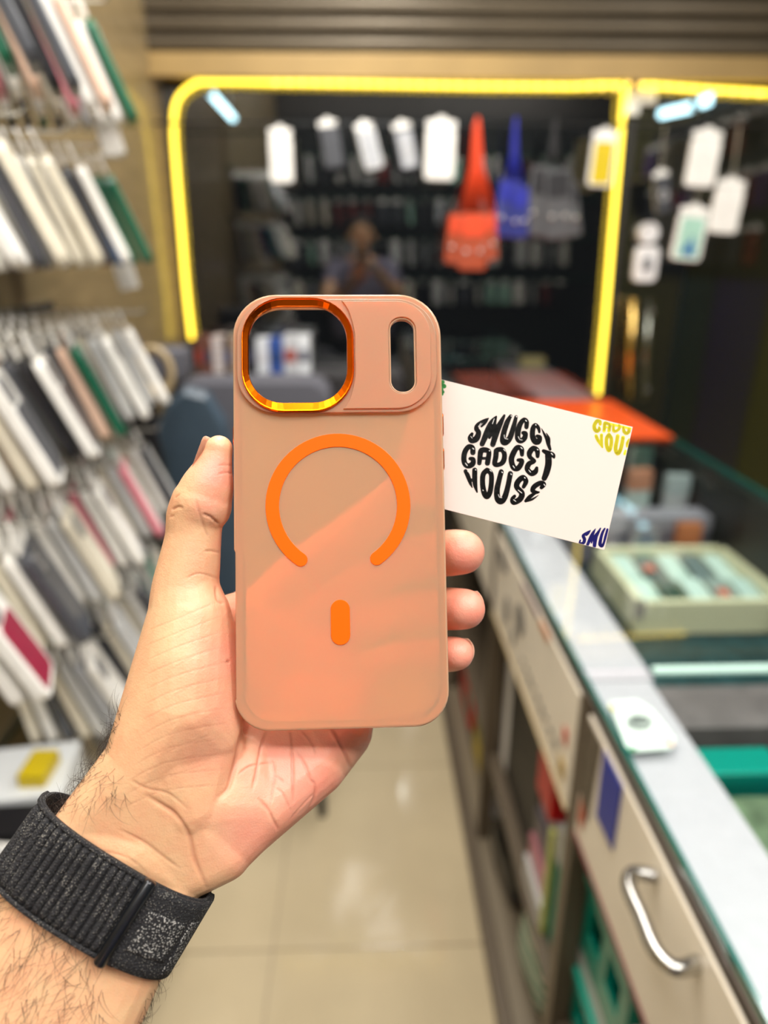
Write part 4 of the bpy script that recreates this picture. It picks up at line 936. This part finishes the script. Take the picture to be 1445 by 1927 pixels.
A5 = lambda l: q3(l, 440, 1370, 4.817)     # coordinates read off enlarged views of the palm
A4 = lambda l: q3(l, 200, 780, 3.108)
A1 = lambda l: q3(l, 0, 1380, 2.89)
CR = [  # (points, half width px, depth mm, tint)
 (A5([(110, -40), (70, 80), (35, 240), (-10, 420), (-60, 560), (-150, 640)]), 4.5, .9, .5),
 (A5([(290, 30), (240, 200), (205, 400), (165, 575)]), 2.6, .55, .6), (A5([(500, 0), (525, 200), (535, 480), (540, 690)]), 2.4, .55, .6),
 (A5([(600, 20), (700, 140), (740, 250)]), 1.8, .3, .5), (A5([(540, 180), (640, 330), (690, 460), (735, 520), (725, 640), (640, 790)]), 2.4, .5, .5),
 (A5([(870, 0), (950, 130), (1020, 250), (1065, 380)]), 3.2, .8, .6), (A5([(215, 630), (310, 740), (360, 840), (405, 930)]), 2.4, .5, .6),
 (A5([(380, 540), (450, 610), (520, 760)]), 1.8, .3, .5), (A5([(345, 280), (370, 420), (350, 580), (325, 720)]), 1.8, .35, .5), (A5([(30, 430), (120, 360), (215, 330), (380, 310)]), 1.8, .3, .5),
 (A5([(500, 840), (640, 680), (760, 560)]), 1.6, .25, .4), (A5([(360, 420), (460, 500)]), 1.6, .25, .4), (A5([(1230, 60), (1240, 150), (1170, 280)]), 1.6, .3, .4),
 (A1([(780, 330), (880, 390), (960, 450), (1030, 560), (1060, 690), (1130, 860)]), 4.0, .75, .5), (A1([(640, 520), (780, 590), (900, 680), (980, 740)]), 2.4, .3, .4),
 (A1([(700, 250), (800, 300), (920, 330), (1030, 420)]), 2.0, .3, .4), (A1([(560, 640), (700, 680), (800, 760)]), 2.0, .2, .3),
 (A4([(380, 560), (420, 540), (450, 550)]), 2.0, .5, .5), (A4([(372, 600), (400, 590)]), 1.6, .3, .4), (A4([(400, 490), (430, 465)]), 1.6, .3, .4),
 (A4([(520, 480), (545, 580), (580, 680), (600, 720)]), 2.2, .3, .5), (A4([(560, 580), (610, 600), (660, 645)]), 2.4, .6, .6), (A4([(570, 800), (620, 800), (668, 808)]), 1.8, .35, .4),
 (A4([(655, 350), (700, 340), (740, 345)]), 1.6, .25, .4), (A4([(650, 300), (700, 296), (742, 300)]), 1.4, .2, .3), (A4([(470, 960), (540, 930), (660, 960)]), 1.8, .25, .4),
 (A4([(640, 1000), (650, 1080), (690, 1110)]), 2.6, .5, .5), (A4([(700, 1440), (722, 1450)]), 3.0, .3, .9)]
for k in range(13):       # fine slanting creases over the ball of the thumb
    y = 1150+27*k; xl = 262-k*1.6 if k < 8 else 246-(k-8)*9
    CR.append(([(xl+12, y+38+4*k*.3), ((xl+425)/2-10, y+14), (418+min(k, 4)*3, y-22+k*2)], 1.3, .10, .32))
    if k % 2: CR.append(([(xl+60, y+32), ((xl+425)/2+20, y+6), (400, y-12)], 1.1, .07, .22))
disp = np.zeros(nv); tint = np.zeros(nv)
for pts, wd, dp, tn in CR:
    q = catmull(pts, 6); a0_ = np.array([p[0] for p in q]); b0_ = np.array([p[1] for p in q])
    m_ = (px_ > a0_.min()-4*wd) & (px_ < a0_.max()+4*wd) & (py_ > b0_.min()-4*wd) & (py_ < b0_.max()+4*wd) & (facing > 0.01)
    idx = np.where(m_)[0]
    if not len(idx): continue
    best = np.full(len(idx), 1e9); tt = np.zeros(len(idx))
    for i in range(len(q)-1):
        ax, ay, bx_, by_ = a0_[i], b0_[i], a0_[i+1], b0_[i+1]; dx, dy = bx_-ax, by_-ay; L2 = dx*dx+dy*dy+1e-9
        t = np.clip(((px_[idx]-ax)*dx+(py_[idx]-ay)*dy)/L2, 0, 1); d = np.hypot(px_[idx]-ax-t*dx, py_[idx]-ay-t*dy)
        u = (i+t)/(len(q)-1); g = d < best; best[g] = d[g]; tt[g] = u[g]
    fade = np.clip(np.minimum(tt, 1-tt)*5, 0, 1)
    f = np.exp(-(best/wd)**2)*fade*facing[idx]; disp[idx] = np.maximum(disp[idx], f*dp*.001); tint[idx] = np.maximum(tint[idx], f*tn)
co2 = co-no*disp[:, None]
hm.vertices.foreach_set('co', co2.reshape(-1))
# skin colour: tan arm and back, pinker palm and finger pads, redder creases
pink = np.zeros(nv)
for (x, y, r, a_) in ((560, 1470, 130, 1), (480, 1560, 90, .85), (640, 1390, 80, .9), (880, 1040, 60, 1.15), (880, 1145, 60, 1.15), (868, 1230, 50, 1.1), (408, 890, 45, 1.0), (400, 950, 40, .7), (425, 1240, 70, .75), (430, 1330, 70, .6), (400, 1420, 70, .45), (600, 1150, 190, .9), (700, 1000, 150, .9), (415, 1030, 25, .4)):
    pink = np.maximum(pink, a_*np.exp(-(((px_-x)**2+(py_-y)**2)/r**2)**1.2))
tan = np.array(lin((214, 168, 128))); pk = np.array(lin((226, 150, 128))); rd = np.array(lin((150, 72, 52)))
colr = tan[None]*(1-pink[:, None].clip(0, 1))+pk[None]*pink[:, None].clip(0, 1)
colr = colr*(1-.55*tint[:, None])+rd[None]*(.55*tint[:, None])
at = hm.color_attributes.new('skin_tone', 'FLOAT_COLOR', 'POINT'); at.data.foreach_set('color', np.concatenate([colr, np.ones((nv, 1))], 1).reshape(-1).astype(np.float32))
def skin_mat():
    m = bpy.data.materials.new('skin'); m.use_nodes = True; nt = m.node_tree; N = nt.nodes; b = N['Principled BSDF']
    a = N.new('ShaderNodeVertexColor'); a.layer_name = 'skin_tone'; tc = N.new('ShaderNodeTexCoord')
    n1 = N.new('ShaderNodeTexNoise'); n1.inputs['Scale'].default_value = 90; n1.inputs['Detail'].default_value = 4
    n2 = N.new('ShaderNodeTexVoronoi'); n2.inputs['Scale'].default_value = 1400; n3 = N.new('ShaderNodeTexNoise'); n3.inputs['Scale'].default_value = 420; n3.inputs['Detail'].default_value = 6
    for n in (n1, n2, n3): nt.links.new(tc.outputs['Object'], n.inputs[0])
    mr = N.new('ShaderNodeMapRange'); mr.inputs['From Min'].default_value = .3; mr.inputs['From Max'].default_value = .7; mr.inputs['To Min'].default_value = .88; mr.inputs['To Max'].default_value = 1.08
    nt.links.new(n1.outputs[0], mr.inputs[0]); mx = N.new('ShaderNodeVectorMath'); mx.operation = 'MULTIPLY'
    cmb = N.new('ShaderNodeCombineXYZ'); cmb.inputs[0].default_value = 1.0; nt.links.new(mr.outputs[0], cmb.inputs[1]); nt.links.new(mr.outputs[0], cmb.inputs[2])
    nt.links.new(a.outputs[0], mx.inputs[0]); nt.links.new(cmb.outputs[0], mx.inputs[1]); nt.links.new(mx.outputs[0], b.inputs['Base Color'])
    ad = N.new('ShaderNodeMath'); ad.operation = 'MULTIPLY_ADD'; ad.inputs[1].default_value = .35; nt.links.new(n2.outputs[0], ad.inputs[0]); nt.links.new(n3.outputs[0], ad.inputs[2])
    bp = N.new('ShaderNodeBump'); bp.inputs['Strength'].default_value = .35; bp.inputs['Distance'].default_value = .0004; nt.links.new(ad.outputs[0], bp.inputs['Height']); nt.links.new(bp.outputs[0], b.inputs['Normal'])
    b.inputs['Roughness'].default_value = .48; b.inputs['Subsurface Weight'].default_value = .25; b.inputs['Subsurface Radius'].default_value = (1, .35, .2); b.inputs['Subsurface Scale'].default_value = .003
    return m
m_skin = skin_mat()
# the rest of the person, standing behind the camera and mirrored in the dark glass
pb_ = bmesh.new(); V = Vector
elbow = (V((-.27, -.12, 1.17)), .046); fo = fc[0]
chain(pb_, [((fc[0][0]+fc[1][0])/2, .034), elbow], 2); chain(pb_, [elbow, (V((-.22, -.44, 1.40)), .062)], 2)
hull(pb_, [(V((-.19, -.46, 1.40)), .07), (V((.19, -.46, 1.40)), .07), (V((0, -.47, 1.44)), .07), (V((-.12, -.46, 1.02)), .10), (V((.12, -.46, 1.02)), .10)], 2)
hull(pb_, [(V((-.12, -.46, 1.02)), .10), (V((.12, -.46, 1.02)), .10), (V((-.1, -.47, .92)), .12), (V((.1, -.47, .92)), .12)], 2)
chain(pb_, [(V((0, -.47, 1.45)), .058), (V((0, -.44, 1.56)), .055)], 2)
hull(pb_, [(V((0, -.44, 1.68)), .09), (V((0, -.42, 1.62)), .075), (V((0, -.39, 1.57)), .05), (V((0, -.46, 1.7)), .088)], 2)
hull(pb_, [(V((0, -.34, 1.62)), .012), (V((0, -.335, 1.635)), .01), (V((0, -.35, 1.66)), .008)], 2)
chain(pb_, [(V((.22, -.46, 1.40)), .06), (V((.27, -.28, 1.22)), .046), (V((.10, -.13, 1.40)), .030), (V((.06, -.10, 1.44)), .034)], 2)
for k in range(4): chain(pb_, [(V((.055, -.10, 1.415+.018*k)), .010), (V((.02, -.065, 1.42+.018*k)), .009), (V((.0, -.05, 1.42+.018*k)), .008)], 2)
for sx in (-1, 1):
    chain(pb_, [(V((sx*.1, -.47, .90)), .105), (V((sx*.11, -.46, .50)), .062), (V((sx*.11, -.48, .10)), .042)], 2); hull(pb_, [(V((sx*.11, -.50, .05)), .045), (V((sx*.12, -.32, .035)), .034)], 2)
    bmesh.ops.create_icosphere(pb_, subdivisions=2, radius=.022, matrix=Matrix.Translation((sx*.092, -.43, 1.63)))
low = remeshed(pb_, .008, 3); nl = len(low.vertices)
at = low.color_attributes.new('skin_tone', 'FLOAT_COLOR', 'POINT'); at.data.foreach_set('color', np.tile(np.array([*tan, 1.0], np.float32), nl))
jb = bmesh.new(); jb.from_mesh(hm); jb.from_mesh(low); jm = bpy.data.meshes.new('body'); jb.to_mesh(jm); jb.free()
for p in jm.polygons: p.use_smooth = True
me_t = thing('person', 'left hand and hairy forearm holding the orange case, black woven watch band on the wrist', 'person', (0, -.47, 0))
body = link('body', jm, me_t, m_skin); body.location = (0, .47, 0)
def pchild(name, bm, m, label=None, smooth=True):
    o = mesh(name, bm, m, me_t, smooth); o.location = (0, .47, 0)
    if label: o['label'] = label
    return o
b = bmesh.new()
hull(b, [(V((-.2, -.46, 1.405)), .078), (V((.2, -.46, 1.405)), .078), (V((-.13, -.46, .95)), .125), (V((.13, -.46, .95)), .125)], 2)
chain(b, [(V((-.2, -.46, 1.41)), .076), (V((-.25, -.30, 1.29)), .066)], 2); chain(b, [(V((.2, -.46, 1.41)), .076), (V((.25, -.36, 1.31)), .066)], 2)
o = bpy.data.objects.new('shirt', remeshed(b, .01, 3)); COL.objects.link(o); o.parent = me_t; o.location = (0, .47, 0); o.data.materials.append(mat('lavender_shirt', (120, 116, 136), .8)); 
for p in o.data.polygons: p.use_smooth = True
b = bmesh.new()
for sx in (-1, 1): chain(b, [(V((sx*.1, -.47, .93)), .125), (V((sx*.11, -.46, .50)), .082), (V((sx*.11, -.48, .10)), .066)], 2)
o = bpy.data.objects.new('trousers', remeshed(b, .01, 3)); COL.objects.link(o); o.parent = me_t; o.location = (0, .47, 0); o.data.materials.append(mat('dark_trousers', (30, 32, 38), .8))
b = bmesh.new(); hull(b, [(V((0, -.455, 1.70)), .097), (V((0, -.49, 1.64)), .085)], 2); pchild('hair', b, mat('dark_hair', (22, 18, 16), .6))
ph = thing('smartphone', 'dark smartphone held in the other hand, mirrored in the glass', 'phone', (0, -.045, 1.46))
mesh('phone_body', slab(bmesh.new(), rrect(-.036, .036, -.075, .06, .01), -.004, .004, Matrix.Translation((0, -.004, 0)) @ Matrix.Rotation(math.radians(90-20), 4, 'X'), ch=.001), mat('phone_black', (20, 20, 22), .25), ph)

# nails
def surf(px, py):
    """nearest skin point under a pixel"""
    d = (px_-px)**2+(py_-py)**2+np.where(facing > .05, 0, 1e6)+pz_*2000; i = int(np.argmin(d)); return Vector(co2[i]), Vector(no[i])
m_nail = mat('nail', (236, 196, 172), .25, coat=.6)
def nail(c, nrm, along, wd, ln, label=None):
    nrm = nrm.normalized(); along = (along-nrm*along.dot(nrm)).normalized(); sd = along.cross(nrm)
    b = bmesh.new(); g = []
    for i in range(9):
        row = []
        for j in range(9):
            u = (i/8-.5)*2; v = (j/8-.5)*2; tip = (1-abs(u)**2.5*.35) if v > 0 else (1-abs(u)**2.5*.25)
            row.append(b.verts.new(c+sd*(u*wd/2)+along*(v*tip*ln/2)-nrm*(u*u*wd*.20+max(0, v)*.0)))
        g.append(row)
    for i in range(8):
        for j in range(8): b.faces.new((g[i][j], g[i+1][j], g[i+1][j+1], g[i][j+1]))
    bmesh.ops.solidify(b, geom=b.faces[:], thickness=.0005)
    return pchild('fingernail', b, m_nail, label)
nt_ = (RIGHT*-.86+UP*.30+FWD*.35).normalized(); nail(P(402, 866, .2496)+nt_*.0058, nt_, P(411, 826, .25)-P(385, 890, .25), .0125, .0150)
for (x, y, z, r) in ((870, 1036, .262, 40), (876, 1143, .261, 38), (860, 1228, .262, 32)):
    nn_ = (RIGHT*.56+FWD*.83).normalized(); nail(P(x, y, z)+nn_*(r*z/FPX*.97), nn_, RIGHT*.83-FWD*.56+UP*.05, r*1.5*z/FPX, .0085)

# arm hair: short curved strands rooted in the skin
rn = random.Random(5); cu = bpy.data.curves.new('arm_hair', 'CURVE'); cu.dimensions = '3D'; cu.bevel_depth = .00006; cu.bevel_resolution = 0
def strands(x0, x1, y0, y1, n, face_lo, face_hi, dirpx, ln):
    m_ = np.where((px_ > x0) & (px_ < x1) & (py_ > y0) & (py_ < y1) & ((no*view).sum(1) > face_lo) & ((no*view).sum(1) < face_hi))[0]
    if not len(m_): return
    for _ in range(n):
        i = int(m_[rn.randrange(len(m_))]); c = Vector(co2[i]); nn = Vector(no[i])
        d = (RIGHT*(dirpx[0]+rn.uniform(-.7, .7))-UP*(dirpx[1]+rn.uniform(-.7, .7))); d = (d-nn*d.dot(nn)).normalized()
        L = ln*rn.uniform(.5, 1.2); lift = rn.uniform(.2, .9); cv = nn.cross(d)*rn.uniform(-.6, .6); pts = []
        for k in range(6):
            t = k/5; pts.append(c-nn*.0002+d*(L*t)+nn*(L*lift*math.sin(t*1.8)*.5)+cv*(L*t*t))
        s = cu.splines.new('POLY'); s.points.add(5)
        for k, p in enumerate(pts): s.points[k].co = (*p, 1); s.points[k].radius = 1-.7*k/5
strands(110, 262, 1340, 1530, 130, -.2, .45, (-.6, -.4), .010)
strands(140, 235, 1440, 1520, 45, .4, 1, (.1, .8), .009)
strands(0, 200, 1640, 1925, 260, -.1, 1.0, (-.4, .7), .010)
strands(200, 330, 1700, 1925, 60, -.2, .6, (.3, .8), .007)
strands(-60, 40, 1560, 1760, 60, -.2, .6, (-.7, .2), .010)
ho = link('arm_hair', cu, me_t, mat('hair_strand', (44, 30, 22), .5)); ho.location = (0, .47, 0); ho['kind'] = 'stuff'

# ================================================================ WATCH BAND
zc = .2385; bc_ = P(200, 1656, zc-.0008)
eu = (P(354, 1750, zc)-P(46, 1562, zc-.002)); A_ = eu.length/2; eu.normalize()
ev = (P(162, 1715, zc-.0065)-P(238, 1597, zc)); Wd = 140*zc/FPX; ev = (ev-eu*ev.dot(eu)).normalized(); ew = eu.cross(ev)
if ew.dot(FWD) > 0: ew = -ew
B_ = .0212
def ring_pt(th, v, off=0):
    """th 0 = right end of the visible span, 90 = facing the viewer"""
    k = 2/2.5; c_, s_ = math.cos(th), math.sin(th)
    x = math.copysign(abs(c_)**k, c_); y = math.copysign(abs(s_)**k, s_)
    n_ = Vector((x/A_, y/B_, 0)).normalized()
    return bc_+eu*(x*A_+n_.x*off)+ew*(y*B_+n_.y*off)+ev*(v*Wd/2)
wb = thing('watch_band', 'black woven nylon watch band with raised ribs wrapped around the wrist', 'watch band', bc_)
m_nyl = bpy.data.materials.new('woven_nylon'); m_nyl.use_nodes = True; nt = m_nyl.node_tree; pb2 = nt.nodes['Principled BSDF']
tc = nt.nodes.new('ShaderNodeTexCoord'); vo = nt.nodes.new('ShaderNodeTexVoronoi'); vo.inputs['Scale'].default_value = 1500; nz = nt.nodes.new('ShaderNodeTexNoise'); nz.inputs['Scale'].default_value = 160
r1 = nt.nodes.new('ShaderNodeValToRGB'); r1.color_ramp.elements[0].position = .17; r1.color_ramp.elements[0].color = (.20, .19, .165, 1); r1.color_ramp.elements[1].position = .34; r1.color_ramp.elements[1].color = (.008, .008, .010, 1)
ad = nt.nodes.new('ShaderNodeMath'); ad.operation = 'MULTIPLY_ADD'; ad.inputs[1].default_value = .55
nt.links.new(tc.outputs['Object'], vo.inputs[0]); nt.links.new(tc.outputs['Object'], nz.inputs[0]); nt.links.new(nz.outputs[0], ad.inputs[0]); 
sb_ = nt.nodes.new('ShaderNodeMath'); sb_.operation = 'SUBTRACT'; nt.links.new(ad.outputs[0], sb_.inputs[0]); sb_.inputs[1].default_value = .22; nt.links.new(vo.outputs[0], ad.inputs[2]); nt.links.new(sb_.outputs[0], r1.inputs[0])
nt.links.new(r1.outputs[0], pb2.inputs[0]); pb2.inputs['Roughness'].default_value = .85
bp = nt.nodes.new('ShaderNodeBump'); bp.invert = True; bp.inputs['Strength'].default_value = .9; bp.inputs['Distance'].default_value = .0005; nt.links.new(vo.outputs[0], bp.inputs['Height']); nt.links.new(bp.outputs[0], pb2.inputs['Normal'])
m_nyl2 = m_nyl.copy(); m_nyl2.name = 'woven_grey'; e = [n for n in m_nyl2.node_tree.nodes if n.type == 'VALTORGB'][0].color_ramp.elements; e[0].color = (.42, .41, .38, 1); e[0].position = .28; e[1].position = .5
def bandpart(name, t0, t1, v0, v1, o0, o1, m_, nt_=24, nvv=10, bulge=0, parent=wb):
    b = bmesh.new(); G = {}
    for s in (0, 1):
        for i in range(nt_+1):
            for j in range(nvv+1):
                u = i/nt_; v = j/nvv; off = o0 if s == 0 else o0+(o1-o0)*(math.sqrt(max(0, 1-(2*u-1)**2))*.8+.2 if bulge else 1)*(1 if .01 < v < .99 or not bulge else .5)
                G[s, i, j] = b.verts.new(ring_pt(t0+(t1-t0)*u, v0+(v1-v0)*v, off)-bc_)
    for i in range(nt_):
        for j in range(nvv):
            b.faces.new((G[0, i, j], G[0, i, j+1], G[0, i+1, j+1], G[0, i+1, j])); b.faces.new((G[1, i, j], G[1, i+1, j], G[1, i+1, j+1], G[1, i, j+1]))
    for i in range(nt_):
        for j in (0, nvv): b.faces.new((G[0, i, j], G[0, i+1, j], G[1, i+1, j], G[1, i, j]))
    for j in range(nvv):
        for i in (0, nt_): b.faces.new((G[0, i, j], G[1, i, j], G[1, i, j+1], G[0, i, j+1]))
    bmesh.ops.recalc_face_normals(b, faces=b.faces); return mesh(name, b, m_, parent, True)
D = math.radians
bandpart('strap', 0, 2*PI, -1, 1, -.0004, .0008, m_nyl, 96)
for v0, v1 in ((-1.0, -.90), (.90, 1.0)): bandpart('selvedge', D(66), D(186), v0, v1, .0008, .0019, m_nyl, 40, 3)
def th_of(xn):      # angle whose position along the wide axis is xn (1 right, -1 left)
    c_ = abs(xn)**(2.5/2); c_ = math.copysign(min(c_, 1), xn); return math.acos(c_)
xs = np.linspace(.30, -.98, 17)
for xa, xb in zip(xs, xs[1:]):
    bandpart('rib', th_of(xa-.006), th_of(xb+.004), -.90, .90, .0007, .0024, m_nyl, 8, 12, bulge=1)
for k in range(5): bandpart('rib', D(184+8*k), D(191+8*k), -.90, .90, .0007, .0024, m_nyl, 6, 10, bulge=1)
o = bandpart('strap_end', th_of(.42), th_of(1.0)-D(6), -.97, .97, .0007, .0024, m_nyl, 16); o['label'] = 'flat black strap end'
o = bandpart('woven_patch', th_of(.50), th_of(.86), -.45, .52, .0023, .0028, m_nyl2, 12); o['label'] = 'grey woven patch on the strap end'
o = bandpart('woven_patch', th_of(.90), th_of(.97), -.5, .85, .0023, .0027, m_nyl2, 6); o['label'] = 'grey woven fleck strip'
tb_ = bmesh.new(); pa = ring_pt(th_of(.36), -1.06, .0030)-bc_; pb3 = ring_pt(th_of(.36), 1.06, .0030)-bc_
tube(tb_, [pa.lerp(pb3, t) for t in (0, .01, .03, .97, .99, 1)], [.0008, .0018, .0021, .0021, .0018, .0008], 14); o = mesh('buckle_bar', tb_, mat('navy_black_metal', (18, 22, 28), .3, metal=.4, coat=.4), wb, True); o['label'] = 'smooth dark metal loop bar'
